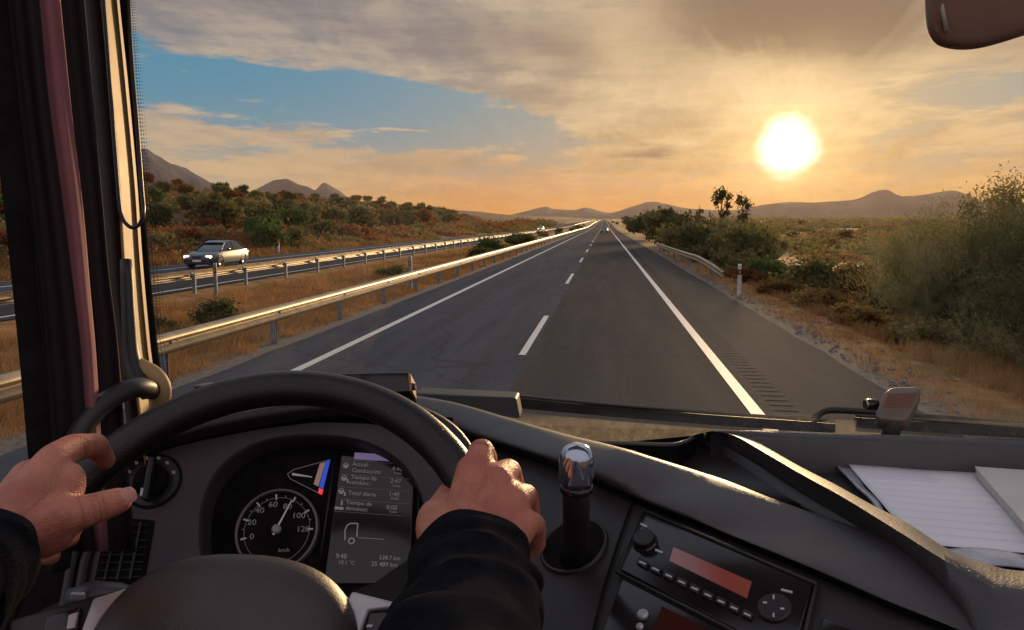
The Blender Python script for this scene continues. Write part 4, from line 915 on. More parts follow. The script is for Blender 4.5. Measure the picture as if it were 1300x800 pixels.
# fuel gauge
fg = adopt(BP.slab([(366, 602), (374, 597), (419, 585), (409, 629), (405, 629), (368, 608)], 0, .004).build('fuel_gauge', matte), DB)
m = MB(); P = [(366, 603), (374, 597.5), (418, 585.5), (408.5, 629), (369, 609), (366, 603)]
for a, b in zip(P[:-1], P[1:]): m.tube([BP.at(*a, .0048), BP.at(*b, .0048)], .0006, 5)
adopt(m.build('gauge_outline', icd), fg)
adopt(BP.slab([(415, 587), (420, 585), (411, 622), (406, 620)], .003, .0055).build('blue_band', mat('blue_mark', (.02, .06, .40), .4, emit=((.03, .10, .8), .45))), fg)
adopt(BP.slab([(406, 621), (411, 623), (409.5, 629.5), (404.5, 627)], .003, .0055).build('red_mark', mat('red_mark', (.5, .02, .02), .4, emit=((.9, .04, .05), .8))), fg)
adopt(BP.slab([(407, 590), (414, 588), (405, 619), (399, 616)], .003, .0052).build('pale_band', mat('pale_mark', (.4, .25, .24), .5, emit=((.6, .32, .30), .18))), fg)
adopt(BP.slab([(372, 602), (397, 606.5), (397, 607.5), (372, 605)], .004, .006).build('needle', ndl), fg)
# driver display
DS = [(434, 579), (527, 590), (520, 742), (412, 742)]
ds = adopt(BP.slab(DS, 0, .005, bev=.001).build('display_screen', mat('screen_glass', (.012, .010, .011), .12, emit=((.10, .06, .08), .02))), DB)
m = MB()
for a, b in (((428, 570), (533, 581)), ((533, 581), (530, 746)), ((428, 570), (404, 738))): m.tube([BP.at(*a, .006), BP.at(*b, .006)], .0018, 6)
adopt(m.build('screen_bezel', black, smooth=True), ds)
adopt(BP.slab([(451, 576), (511.5, 580), (510.5, 588), (450, 584.5)], .004, .0056).build('title_bar', mat('title_bar', (.16, .12, .24), .5, emit=((.34, .25, .48), .30))), ds)
adopt(BP.slab([(520, 591.5), (527, 592), (526, 606), (519, 605)], .004, .0056).build('scroll_bar', mat('scroll_bar', (.10, .10, .16), .5, emit=((.3, .3, .45), .22))), ds)
m = MB()
for k in range(4):
    y0 = 603.5+k*15.6; x0 = 433-k*2.6; m.tube([BP.at(x0, y0, .0055), BP.at(x0+91, y0+6.5, .0055)], .00025, 4)
m.tube([BP.at(434, 585, .0055), BP.at(526, 592, .0055)], .0003, 4)
adopt(m.build('divider_lines', icd), ds)
txt = mat('screen_text', (.22, .20, .20), .6, emit=((.75, .66, .66), .10)); txd = mat('screen_text_dim', (.3, .27, .27), .6, emit=((.6, .5, .5), .12))
L_ = [('Actual:', 448, 590.5), ('Conducci\u00f3n', 447.5, 598.5), ('Tiempo de', 446, 607), ('conducc.:', 444, 613.5), ('Total diario', 443, 627), ('Tiempo de', 440, 639), ('descanso:', 439, 646.3)]
for s_, x, y in L_: text('lettering', s_, BP, x, y, 5.4, txt, ds, off=.0056, ang=-4.5)
for s_, x, y in (('4:40', 498, 596.5), ('2:47', 496, 612), ('1:40', 494, 628.5), ('0:00', 491, 645.5)): text('lettering', s_, BP, x, y, 5.8, txt, ds, off=.0056, ang=-4.5)
for x, y in ((501, 602), (499, 618), (497, 634), (495, 651)): text('lettering', 'h:min', BP, x, y, 3.2, txd, ds, off=.0056, ang=-4.5)
for k, (x, y) in enumerate(((440, 592.5), (437.5, 608.5), (434, 625))):
    adopt(BP.ring(x, y, .0030, .0042, .0062, seg=20).build('wheel_icon', txt), ds)
    adopt(BP.slab([(x-3.2, y-1), (x+3.2, y-.6), (x+1, y+3.4), (x-1, y+3.4)], .005, .0061).build('wheel_icon', txt), ds)
    if k: adopt(BP.slab([(x+3.6, y+1), (x+5.6, y+1.2), (x+5.6, y+6), (x+3.6, y+6)], .005, .0061).build('person_icon', txd), ds)
adopt(BP.slab([(426, 644.5), (437, 645.5), (436.6, 648.8), (425.6, 648)], .005, .0061).build('bed_icon', txt), ds)
adopt(BP.slab([(434, 637), (436, 637), (435.5, 643), (433.5, 643)], .005, .0061).build('bed_icon', txt), ds)
m = MB(); P = [(439, 687), (438.6, 676), (441, 669), (445, 666), (455, 666), (454, 683)]
for a, b in zip(P[:-1], P[1:]): m.tube([BP.at(*a, .0058), BP.at(*b, .0058)], .0009, 5)
m.tube([BP.at(456, 684, .0058), BP.at(488, 686, .0058)], .0004, 5)
adopt(m.build('truck_icon', txd), ds); adopt(BP.ring(447, 688, .0025, .0048, .0064, seg=20).build('truck_wheel_icon', txd), ds)
for s_, x, y, h_ in (('9:40', 427, 707, 6), ('10.1 \u00b0C', 430, 715, 5), ('538.7 km', 482, 709, 5.2), ('25 489 km', 472, 717, 5.6)): text('lettering', s_, BP, x, y, h_, txd, ds, off=.0056, ang=-3)
# right hand dial, mostly hidden
rg = adopt(BP.slab([(537, 595), (547, 598), (543, 628), (533, 640)], 0, .005).build('temperature_gauge', matte), DB)
adopt(BP.slab([(541, 596), (547, 598), (541, 634), (535, 636)], .004, .006).build('pink_band', mat('pink_mark', (.3, .1, .1), .5, emit=((.7, .25, .27), .35))), rg)
# light switch
ls = adopt(FP.disc(195, 611, .034, -.002, .004).build('light_switch', black, auto=40), DB)
adopt(FP.ring(195, 611, .0335, .0365, .003).build('switch_ring', matte, smooth=True), ls)
adopt(FP.disc(195, 613, .0215, .003, .016, bev=.003).build('rotary_knob', matte, auto=40), ls)
adopt(FP.slab([(188, 640), (196, 641), (205, 588), (198, 586)], .010, .026, bev=.002).build('grip_bar', black, auto=40), ls)
adopt(FP.slab([(187.5, 636), (190.5, 636.5), (192, 627), (189, 626.5)], .02, .0265).build('pointer_mark', ic), ls)
for x, y in ((166, 600), (175, 589), (188, 583), (203, 583), (214, 589), (222, 601)): adopt(FP.slab([(x-2, y-2), (x+2, y-1.5), (x+1.6, y+2), (x-2, y+1.6)], .003, .0049).build('light_symbol', icd), ls)
# air vent
av = adopt(FP.slab([(138, 656), (197, 661), (183, 741), (119, 744)], -.004, .003, bev=.002).build('air_vent', matte, auto=40), DB)
def vp(u, v): a = Vector((140, 659)).lerp(Vector((194.5, 663)), u); b = Vector((122, 741)).lerp(Vector((181, 738)), u); return tuple(a.lerp(b, v))
for k in range(8): a, b = vp(.03, .07+k*.123), vp(.97, .07+k*.123); adopt(MB().tube([FP.at(*a, .004), FP.at(*b, .004)], .0022, 6, flat=.5).build('slat', black), av)
for k in range(3): a, b = vp(.22+k*.27, .03), vp(.22+k*.27, .97); adopt(MB().tube([FP.at(*a, .006), FP.at(*b, .006)], .0016, 6).build('slat', black), av)
m = MB()
for x0, x1 in ((122, 98), (106, 82)):
    m.tube([FP.at(x0+8, 640, -.01), FP.at(x0, 668, .0), FP.at((x0+x1)/2, 715, .004), FP.at(x1, 780, .004), FP.at(x1-8, 860, 0)], .0065, 10)
adopt(m.build('side_rib', plastic, smooth=True), DB)
adopt(Pl(FP.at(60, 600, -.03), FP.at(60, 900, -.03), FP.at(-60, 700, -.03)).slab([(-90, 690), (115, 640), (120, 1000), (-90, 1000)], -.01, 0).build('side_panel', matte), DB)

# side shelf, ridge and document tray
M_ = 60
V0 = polyz([(745, 566, -.37), (800, 585, -.37), (860, 606, -.37), (940, 632, -.37), (1010, 655, -.37), (1060, 677, -.375), (1130, 709, -.38), (1180, 742, -.385), (1240, 812, -.39), (1400, 930, -.42)], M_)
S0 = polyz([(880, 553, -.318), (892, 562, -.337), (934, 587, -.345), (995, 628, -.345), (1040, 652, -.345), (1100, 689, -.348), (1150, 722, -.35), (1186, 752, -.355), (1214, 800, -.365), (1222, 930, -.41)], M_)
S1 = polyz([(892, 549.5, -.310), (908, 559, -.326), (961, 590, -.336), (1017, 626, -.338), (1074, 660, -.339), (1130, 697, -.341), (1192, 750, -.345), (1226, 798, -.352), (1240, 865, -.37), (1245, 930, -.40)], M_)
S1b = [p+Vector((.003, .004, -.010)) for p in S1]
S1c = [p+Vector((.006, .007, -.003)) for p in S1]
E0 = polyz([(898, 548.3, -.307), (925, 556, -.315), (965, 579, -.315), (1017, 608, -.315), (1074, 640, -.315), (1150, 694, -.318), (1208, 750, -.328), (1240, 800, -.345), (1256, 865, -.37), (1262, 930, -.395)], M_)
E0b = polyz([(903, 547.5, -.305), (932, 553, -.305), (966, 572, -.305), (1017, 602, -.305), (1068, 630, -.305), (1130, 668, -.305), (1200, 712, -.307), (1250, 740, -.313), (1340, 780, -.322), (1800, 790, -.322)], M_)
E1 = polyz([(951, 554, -.312), (962, 561, -.312), (980, 572, -.312), (1017, 593, -.312), (1062, 616, -.312), (1107, 641, -.312), (1152, 664, -.312), (1200, 695, -.312), (1250, 715, -.312), (1350, 727, -.312), (1800, 727, -.312)], M_)
E2 = [p+Vector((.004, .004, -.006)) for p in E1]; E3 = [p+Vector((.006, .006, -.070)) for p in E1]
sh = grid('side_shelf', [V0, [a.lerp(b, .5) for a, b in zip(V0, S0)], S0], plastic); adopt(sh, DB)
rd = grid('tray_ridge', [[p+Vector((0, 0, -.003)) for p in S0], S0, S1, S1b, S1c, [a.lerp(b, .5)+Vector((-.003, -.003, .001)) for a, b in zip(S1c, E0)], E0, E0b, E1, E2, E3], soft); rd.data.set_sharp_from_angle(angle=R_(85)); adopt(rd, DB)
R0 = polyz([(903, 547, -.305), (960, 546.5, -.305), (1000, 547.5, -.305), (1100, 551, -.305), (1200, 555, -.305), (1350, 561, -.305), (1800, 575, -.305)], M_)
R1 = polyz([(951, 554, -.312), (1040, 556.5, -.311), (1100, 559, -.311), (1200, 563, -.311), (1350, 569, -.311), (1800, 583, -.311)], M_)
adopt(grid('tray_rear_rim', [[p+Vector((0, .012, -.09)) for p in R0], [p+Vector((0, .006, -.004)) for p in R0], R0, R1, [p+Vector((0, -.003, -.004)) for p in R1], [p+Vector((0, -.004, -.07)) for p in R1]], soft), DB)
lip = polyz([(740, 562, -.325), (800, 563.5, -.325), (850, 565, -.325), (870, 561, -.326), (884, 553, -.320)], 14)
m = MB().tube(lip, .0035, 8); adopt(m.build('shelf_lip', soft, smooth=True), DB)
adopt(grid('shelf_rear_wall', [lip, [p+Vector((0, .002, -.055)) for p in lip]], matte), DB)
ribm = bpy.data.materials.new('ribbed_mat'); ribm.use_nodes = True; q = G(ribm.node_tree); b = ribm.node_tree.nodes['Principled BSDF']
wv = q.n('ShaderNodeTexWave'); wv.inputs['Scale'].default_value = 75; wv.bands_direction = 'DIAGONAL'; q.put(wv.inputs['Vector'], q.n('ShaderNodeTexCoord').outputs['Object'])
b.inputs['Base Color'].default_value = (.035, .036, .045, 1); b.inputs['Roughness'].default_value = .7; bn = q.n('ShaderNodeBump'); bn.inputs['Strength'].default_value = .8; bn.inputs['Distance'].default_value = .002
q.put(bn.inputs['Height'], wv.outputs[0]); q.put(b.inputs['Normal'], bn.outputs[0])
TZ = EYE.z-.362
fl = []
for t in (0, .25, .5, .75, 1):
    fl.append([Vector((a.x, a.y, TZ)).lerp(Vector((b_.x, b_.y, TZ)), t) for a, b_ in zip([p+Vector((.004, .004, 0)) for p in E1], R1)])
adopt(grid('tray_mat', fl, ribm), DB)

# ------------------------------------------------------------------ papers in the tray
paper = mat('paper', (.86, .84, .87), .8, col2=(.80, .79, .84), scale=4.0, spec=.2); ink = mat('print_grey', (.30, .32, .40), .8); inkb = mat('print_blue', (.10, .11, .26), .8)
poly = mat('clear_film', (.52, .54, .60), .15, col2=(.36, .37, .45), scale=16, bump=.8, bscale=40, bdist=.004)
def sheet(name, px4, z, label, cat, m_=None, curl=.0, thick=.0004, nx=14, ny=14, noise_=.0012):
    c = [pz(a, b, z) for a, b in px4]; o_ = sum(c, Vector())/4
    root_loc = Vector((o_.x, o_.y, o_.z)); rows = []
    for i in range(ny):
        v = i/(ny-1); row = []
        for j in range(nx):
            u = j/(nx-1); p = c[0].lerp(c[1], u).lerp(c[3].lerp(c[2], u), v)
            k = mnoise.noise(Vector((p.x*14, p.y*14, z*50)))*noise_+curl*((1-u)**3+(1-v)**4*.5)
            row.append(p+Vector((0, 0, k))-root_loc)
        rows.append(row)
    o = grid(name, rows, m_ or paper); o.location = root_loc; md = o.modifiers.new('t', 'SOLIDIFY'); md.thickness = thick; md.offset = 1
    tag(o, label, cat); return o, c, root_loc
def lines_on(o, c, z, loc, spec_, m_, name='print', curl=.0):
    m = MB()
    for u0, u1, v, w in spec_:
        n = 10; top_ = []; bt = []
        for i in range(n):
            u = u0+(u1-u0)*i/(n-1); out = []
            for vv in (v, v+w):
                p = c[0].lerp(c[1], u).lerp(c[3].lerp(c[2], u), vv); k = mnoise.noise(Vector((p.x*14, p.y*14, z*50)))*.0012+curl*((1-u)**3+(1-vv)**4*.5); out.append(p+Vector((0, 0, k+.0012))-loc)
            top_.append(out[0]); bt.append(out[1])
        V = top_+bt; m.add(V, [(i, i+1, n+i+1, n+i) for i in range(n-1)])
    p = m.build(name, m_); p.parent = o; return p
sheet('sheet_of_paper', [(1118, 579), (1330, 598), (1330, 640), (1150, 612)], -.356, 'loose white sheet sticking out farthest back, under the other papers', 'paper')
sheet('sheet_of_paper', [(1085, 581), (1240, 592), (1290, 650), (1130, 640)], -.3545, 'white sheet with a jagged top corner peeking out above the printed page', 'paper')
mn, mc, ml = sheet('printed_page', [(1074, 590), (1239, 598), (1345, 705), (1163, 692)], -.351, 'large white page with faint printed lines lying on top in the tray', 'paper', curl=.003)
sp_ = [(.05, .62, .05+.035*k, .0035) for k in range(6)]+[(.05, .95, .30+.085*k, .0022) for k in range(8)]
lines_on(mn, mc, -.351, ml, sp_, mat('print_faint', (.44, .45, .54), .8), 'printed_lines', curl=.003)
m = MB()
o, c, l = sheet('folder_edge', [(1172, 690), (1345, 702), (1350, 722), (1196, 708)], -.353, 'dark blue folder edge showing under the near side of the printed page', 'folder', inkb, thick=.001)
o.name = 'document_folder'
sheet('document_wallet', [(1176, 694), (1345, 707), (1350, 729), (1215, 716)], -.3525, 'crumpled clear plastic wallet under the folder at the near end of the tray', 'wallet', poly, thick=.002, noise_=.010)
sheet('plastic_sleeve', [(1064, 595), (1078, 592), (1158, 692), (1138, 668)], -.3525, 'rolled translucent plastic sleeve along the left edge of the papers', 'plastic sleeve', poly, curl=.004, thick=.004, noise_=.008)
bk = Pl(pz(1240, 596, -.336), pz(1340, 605, -.336), pz(1300, 660, -.336))
br = croot('booklet', pz(1300, 640, -.352), 'thick cream booklet lying on the printed page at the right edge', 'booklet')
adopt(bk.slab([(1239, 593), (1360, 602), (1395, 700), (1326, 690)], -.013, -.002, bev=.0005).build('page_block', mat('page_edges', (.60, .58, .55), .85, col2=(.45, .43, .42), scale=300, spec=.1)), br)
adopt(bk.slab([(1237.5, 592), (1362, 601), (1398, 702), (1325, 692)], -.002, .0, bev=.0004).build('cover', mat('cream_cover', (.64, .60, .56), .7, col2=(.58, .54, .50), scale=12)), br)

# ------------------------------------------------------------------ cab shell
CAB = croot('truck_cab', EYE+Vector((.45, 1.2, -2.0)), 'truck cab front with beige pillar, dark trims, windscreen and left door', 'truck cab')
def upw(P): return [(P[0][0]+(P[0][0]-P[1][0])*4.2, P[0][1]+(P[0][1]-P[1][1])*4.2), (P[0][0]+(P[0][0]-P[1][0])*2, P[0][1]+(P[0][1]-P[1][1])*2)]+list(P)
def zstrip(name, L, R, dL, dR, m_, bulge=.006, nx=7, ny=26, root=CAB, backs=.02):
    """vertical trim measured by its two edges; convex towards the driver"""
    rows = []
    L, R, ny = upw(L), upw(R), ny+12
    Lc, Rc = cr([pd(a, b, dL) for a, b in L], ny), cr([pd(a, b, dR) for a, b in R], ny)
    for l, r in zip(Lc, Rc):
        tw = (EYE-l).normalized(); tr2 = (EYE-r).normalized(); row = [l-tw*backs]
        for j in range(nx): t = j/(nx-1); row.append(l.lerp(r, t)+tw*bulge*math.sin(math.pi*t))
        row.append(r-tr2*backs); rows.append(row)
    o = grid(name, rows, m_); return adopt(o, root) if root else o
beige = mat('beige_trim', (.40, .25, .105), .6, col2=(.35, .215, .09), scale=6, bump=.2, bscale=300, bdist=.0006)
dtrim = mat('dark_trim', (.035, .022, .020), .5, col2=(.028, .018, .017), scale=8, spec=.4)
zstrip('pillar_trim', [(120, -80), (127, 0), (137, 100), (148, 220), (155, 330), (163, 430), (172, 500), (190, 640)], [(145, -80), (152, 0), (162, 100), (174, 230), (181, 330), (190, 430), (196, 480), (215, 640)], 1.03, 1.13, beige, .004)
zstrip('pillar_inner_trim', [(98, -80), (106, 0), (116, 110), (129, 240), (139, 350), (149, 430), (156, 500), (175, 640)], [(121, -80), (129, 0), (139, 100), (149, 220), (156, 330), (164, 430), (173, 500), (191, 640)], 1.06, 1.07, dtrim, .006)
zstrip('screen_seal', [(145, -80), (151.5, 0), (162, 100), (174, 230), (181, 330), (190, 430), (196, 480), (215, 640)], [(158, -80), (164.5, 0), (171, 100), (181, 230), (189, 330), (199, 430), (205, 480), (224, 640)], 1.10, 1.11, matte, .003)
zstrip('door_frame', [(-62, -80), (-40, 0), (-16, 110), (2, 240), (13, 340), (24, 450), (36, 585), (48, 700)], [(8, -80), (10, 0), (22, 110), (36, 240), (46, 340), (55, 450), (66, 585), (80, 700)], .83, .84, matte, .006)
gl_m = bpy.data.materials.new('window_glass'); gl_m.use_nodes = True; q = G(gl_m.node_tree); q.nt.nodes.remove(q.nt.nodes['Principled BSDF'])
tr_ = q.n('ShaderNodeBsdfTransparent'); tr_.inputs[0].default_value = (.96, .97, .965, 1); gs = q.n('ShaderNodeBsdfGlossy'); gs.inputs['Roughness'].default_value = .02
df = q.n('ShaderNodeBsdfTranslucent'); df.inputs[0].default_value = (.36, .33, .28, 1); dd_ = q.n('ShaderNodeBsdfDiffuse'); dd_.inputs[0].default_value = (.24, .23, .21, 1)
lw = q.n('ShaderNodeLayerWeight'); lw.inputs['Blend'].default_value = .12
mx1 = q.n('ShaderNodeMixShader'); q.put(mx1.inputs[0], q.m('MULTIPLY', lw.outputs['Fresnel'], .35)); q.nt.links.new(tr_.outputs[0], mx1.inputs[1]); q.nt.links.new(gs.outputs[0], mx1.inputs[2])
dm = q.n('ShaderNodeMixShader'); dm.inputs[0].default_value = .4; q.nt.links.new(df.outputs[0], dm.inputs[1]); q.nt.links.new(dd_.outputs[0], dm.inputs[2])
oc = q.n('ShaderNodeTexCoord').outputs['Object']; sxyz = q.n('ShaderNodeSeparateXYZ'); q.put(sxyz.inputs[0], oc); zz = sxyz.outputs[2]
lowz = q.ss(zz, .060, .030)      # dust gathers above the lower edge, where the wipers never reach
dust = q.m('MULTIPLY', q.ss(q.noise(oc, 60, 6, .7), .35, .75), .30)
speck = q.m('MULTIPLY', q.ss(q.noise(oc, 210, 3, .6), .66, .74), .5)
dirt = q.m('ADD', q.m('MULTIPLY', lowz, q.m('ADD', q.m('ADD', .34, dust), speck)), q.m('MULTIPLY', q.ss(q.noise(oc, 9, 5, .7), .45, .8), .012))
axx = q.m('SUBTRACT', sxyz.outputs[0], .06); azz = q.m('SUBTRACT', zz, -.02); rr2 = q.m('SQRT', q.m('ADD', q.m('MULTIPLY', axx, axx), q.m('MULTIPLY', azz, azz)))
swept = q.m('MULTIPLY', q.m('MULTIPLY', q.ss(rr2, .50, .515), q.ss(rr2, .80, .60)), q.ss(q.noise(oc, 24, 5, .7), .30, .75)); dirt = q.m('ADD', dirt, q.m('MULTIPLY', swept, .10))
streaks = q.m('MULTIPLY', q.ss(q.noise(q.comb(q.m('MULTIPLY', rr2, 60.0), 0.0, q.m('ARCTAN2', azz, axx)), 1.0, 4, .6), .55, .8), .03); dirt = q.m('ADD', dirt, streaks)
mx2 = q.n('ShaderNodeMixShader'); q.put(mx2.inputs[0], dirt); q.nt.links.new(mx1.outputs[0], mx2.inputs[1]); q.nt.links.new(dm.outputs[0], mx2.inputs[2])
q.nt.links.new(mx2.outputs[0], q.nt.nodes['Material Output'].inputs[0])
def wsy(x): return 1.455-.30*(abs(x-.5)/1.25)**3.0
# windscreen: object origin at its lower edge so that the dust band can be measured from there
wz0 = EYE.z-.40; rows = []
for j in range(16):
    t = j/15; z = -.05+t*1.27; rows.append([Vector((x, wsy(x)-.20*t*t-.02*t, z)) for x in np.linspace(-.735, 1.75, 50)])
ws = grid('windscreen', rows, gl_m, CAB); ws.location = Vector((0, 0, wz0))-CAB.location
# frit dots along the left edge
frm = bpy.data.materials.new('frit_dots'); frm.use_nodes = True; q = G(frm.node_tree); b = frm.node_tree.nodes['Principled BSDF']; b.inputs['Base Color'].default_value = (.03, .03, .03, 1)
uvc = q.n('ShaderNodeUVMap'); s_ = q.n('ShaderNodeSeparateXYZ'); q.put(s_.inputs[0], uvc.outputs[0])
vf = q.n('ShaderNodeTexVoronoi', feature='F1'); vf.inputs['Randomness'].default_value = 0; vf.inputs['Scale'].default_value = 1
q.put(vf.inputs['Vector'], q.comb(q.m('MULTIPLY', s_.outputs[0], 3.2), q.m('MULTIPLY', s_.outputs[1], 190.0), 0.0))
q.put(b.inputs['Alpha'], q.m('MULTIPLY', q.m('LESS_THAN', vf.outputs['Distance'], q.m('SUBTRACT', .50, q.m('MULTIPLY', s_.outputs[0], .34))), .6))
Lc = polyd([(158, -80, 1.165), (164.5, 0, 1.165), (171, 100, 1.165), (181, 230, 1.165), (189, 330, 1.165), (199, 430, 1.165), (205, 480, 1.165), (224, 640, 1.165)], 30)
Rc = polyd([(165, -80, 1.175), (172, 0, 1.175), (180, 100, 1.175), (191, 230, 1.175), (203, 330, 1.175), (212, 430, 1.175), (219, 480, 1.175), (236, 640, 1.175)], 30)
fo = grid('frit_band', [Lc, Rc], frm); uvl = fo.data.uv_layers.new(name='UVMap')
for lp in fo.data.loops:
    vi = lp.vertex_index; uvl.data[lp.index].uv = (1.0 if vi >= 30 else 0.0, (vi % 30)/29)
adopt(fo, CAB)
# roof header over the windscreen, right pillar and floor (outside the frame)
m = MB(); m.box((EYE.x+.5, 1.10, EYE.z+.70), (2.6, .50, .14), bev=.03, seg=3); adopt(m.build('roof_header', beige, smooth=True), CAB)
m = MB(); m.box((EYE.x+1.72, 1.16, EYE.z+.1), (.12, .16, 1.3), bev=.03); adopt(m.build('right_pillar', beige), CAB)
# left door with its pane
dx = -.66
m = MB(); m.box((dx, .50, EYE.z-.78), (.06, 1.20, .62), bev=.02); adopt(m.build('door_panel', dtrim, auto=40), CAB)
pane = grid('door_window', [[Vector((dx-.015, y, EYE.z-.48)) for y in (-.1, .3, .7)], [Vector((dx-.035, y, EYE.z+.45)) for y in (-.1, .3, .7)]], gl_m); adopt(pane, CAB)
m = MB(); m.box((.45, .95, EYE.z-1.25), (2.2, 1.1, .06)); m.box((.45, 1.5, EYE.z-.85), (2.35, .05, .9)); adopt(m.build('bulkhead', matte), CAB)
# grab handle on the pillar
m = MB(); hp = polyd([(196, 497, .98), (178, 492, .94), (150, 500, .91), (118, 525, .88), (96, 560, .86), (84, 600, .85), (78, 650, .85), (76, 720, .86)], 26)
m.tube(hp, [.0105]+[.0118]*24+[.0105], 16); adopt(m.build('grab_handle', mat('handle_black', (.016, .014, .013), .48, col2=(.022, .019, .017), scale=10), smooth=True), CAB)
m = MB(); bp_ = polyd([(166, 462, .99), (182, 468, .985), (198, 478, .98), (206, 493, .98), (204, 508, .985), (197, 520, 1.0)], 14)
m.tube(bp_, [.010, .011, .011, .011, .011, .011, .011, .011, .011, .011, .011, .011, .010, .008], 14); adopt(m.build('handle_bracket', beige, smooth=True), CAB)
m = MB(); m.tube(polyd([(160, 330, 1.0), (163, 400, .99), (166, 450, .985), (176, 482, .975), (190, 496, .97)], 16), [.007, .0075, .008, .008, .0085, .009, .0095, .010, .0105, .011, .0115, .012, .0125, .013, .0135, .014], 12)
adopt(m.build('handle_root', mat('handle_black', (.03, .027, .024), .32), smooth=True), CAB)
# cord loop hanging on the pillar
cd = polyd([(92, -400, 1.03), (112, -200, 1.03), (126, -60, 1.03), (131, 0, 1.03), (138, 90, 1.03), (145, 180, 1.03), (151, 255, 1.03), (155, 276, 1.03), (162, 286, 1.03), (170, 289, 1.03), (178, 283, 1.03), (182, 268, 1.03), (180, 240, 1.04), (174, 160, 1.06), (166, 60, 1.08), (160, -60, 1.09), (146, -200, 1.09), (126, -400, 1.09)], 90)
cl = MB().tube(cd, .0026, 8); o = cl.build('cord', mat('black_cord', (.012, .011, .011), .35), smooth=True); tag(o, 'black cord loop hanging down over the beige pillar', 'cord')
o.data.transform(Matrix.Translation(-cd[35])); o.location = cd[35]
# curtain gathered beside the pillar
ctm = mat('curtain_cloth', (.014, .005, .007), .9, col2=(.010, .004, .005), scale=5, sheen=.0, bump=.3, bscale=400, bdist=.001); ctp = mat('curtain_lit_fold', (.27, .09, .10), .8, col2=(.21, .07, .08), scale=7, sheen=.0, bump=.3, bscale=400, bdist=.001)  # second cloth carries the light on one fold as a pink colour
CU = croot('window_curtain', pd(85, 610, .93), 'dark maroon curtain with a pinkish fold painted as lit, gathered beside the pillar', 'curtain')
def edge(pts): return pts
eL = [(8, -80), (10, 0), (22, 110), (36, 240), (46, 340), (55, 450), (66, 585), (80, 700)]
eP0 = [(42, -80), (50, 0), (62, 130), (78, 260), (91, 370), (101, 450), (110, 560), (122, 700)]
eP1 = [(70, -80), (77, 0), (90, 130), (104, 260), (113, 370), (120, 450), (127, 560), (138, 700)]
eR = [(98, -80), (106, 0), (116, 110), (129, 240), (139, 350), (149, 430), (157, 530), (172, 700)]
def mixe(a, b, t): return [(p[0]*(1-t)+q_[0]*t, p[1]*(1-t)+q_[1]*t) for p, q_ in zip(a, b)]
def fold(name, a, b, d0, d1, m_, waves, amp, nx=22):
    Lc, Rc = polyd([(x, y, d0) for x, y in upw(a)], 42), polyd([(x, y, d1) for x, y in upw(b)], 42); rows = []
    for i, (l, r) in enumerate(zip(Lc, Rc)):
        tw = (EYE-l).normalized(); rows.append([l.lerp(r, j/(nx-1))+tw*amp*(math.sin(math.pi*j/(nx-1)*waves+.35*math.sin(i*.16))**2)-tw*.006 for j in range(nx)])
    o = grid(name, rows, m_); md = o.modifiers.new('t', 'SOLIDIFY'); md.thickness = .002; return adopt(o, CU)
fold('curtain_cloth', eL, eP0, .86, .87, ctm, 2.0, .008)
fold('pink_lit_fold', eP0, eP1, .875, .88, ctp, 1.0, .011, 14)
fold('curtain_cloth', eP1, eR, .90, .92, ctm, 1.5, .009)

# ------------------------------------------------------------------ wipers, mirror, small things on the dash
wb = mat('wiper_black', (.014, .013, .013), .5, col2=(.03, .027, .025), scale=30); 
def glassy(x, z): # point on the outer face of the windscreen
    t = (z-wz0+.0)/1.25; return wsy(x)-.20*max(t, 0)**2+.012
def onglass(px, py, out=.02):
    r = ray(px, py); t = 1.0
    for _ in range(400):
        p = EYE+r*t
        if p.y > wsy(p.x)-.20*max((p.z-wz0)/1.25, 0)**2-.02*max((p.z-wz0)/1.25, 0)+out: break
        t += .002
    return p
def wiper(name, bp, armpts, label):
    P = [onglass(a, b, .018) for a, b in bp]; root = croot(name, P[0], label, 'wiper', 'windscreen wipers')
    Q_ = cr(P, 24); m = MB()
    for i in range(23):
        a, b_ = Q_[i], Q_[i+1]
        hgt_ = .0095
        V = [a+Vector((0, 0, hgt_)), a+Vector((0, 0, -hgt_)), a+Vector((0, .012, -hgt_*.8)), a+Vector((0, .012, hgt_*.8))]
        V2 = [b_+(v-a) for v in V]; m.add(V+V2, [(0, 1, 5, 4), (1, 2, 6, 5), (2, 3, 7, 6), (3, 0, 4, 7)]+([(3, 2, 1, 0)] if i == 0 else [])+([(4, 5, 6, 7)] if i == 22 else []))
    adopt(m.build('blade', wb), root)
    sp_ = MB(); sp_.tube([p+Vector((0, .004, .0125)) for p in Q_], .0035, 6); adopt(sp_.build('spoiler_edge', mat('wiper_edge', (.05, .045, .042), .4), smooth=True), root)
    A = [onglass(a, b, .030) for a, b in armpts]; adopt(MB().tube(cr(A, 18), .0065, 8).build('arm', wb, smooth=True), root); return root
wiper('wiper', [(640, 510), (700, 516), (800, 525), (900, 533), (1000, 540), (1060, 544.5)], [(742, 513), (790, 517), (832, 521), (870, 527)], 'left windscreen wiper with its long black blade resting low on the glass')
wiper('wiper', [(1087, 536.5), (1150, 541), (1250, 547), (1345, 552)], [(1032, 534), (1040, 526), (1052, 521), (1080, 521.5), (1115, 524), (1180, 530), (1300, 540)], 'right windscreen wiper with a curved arm, behind the small sensor box')
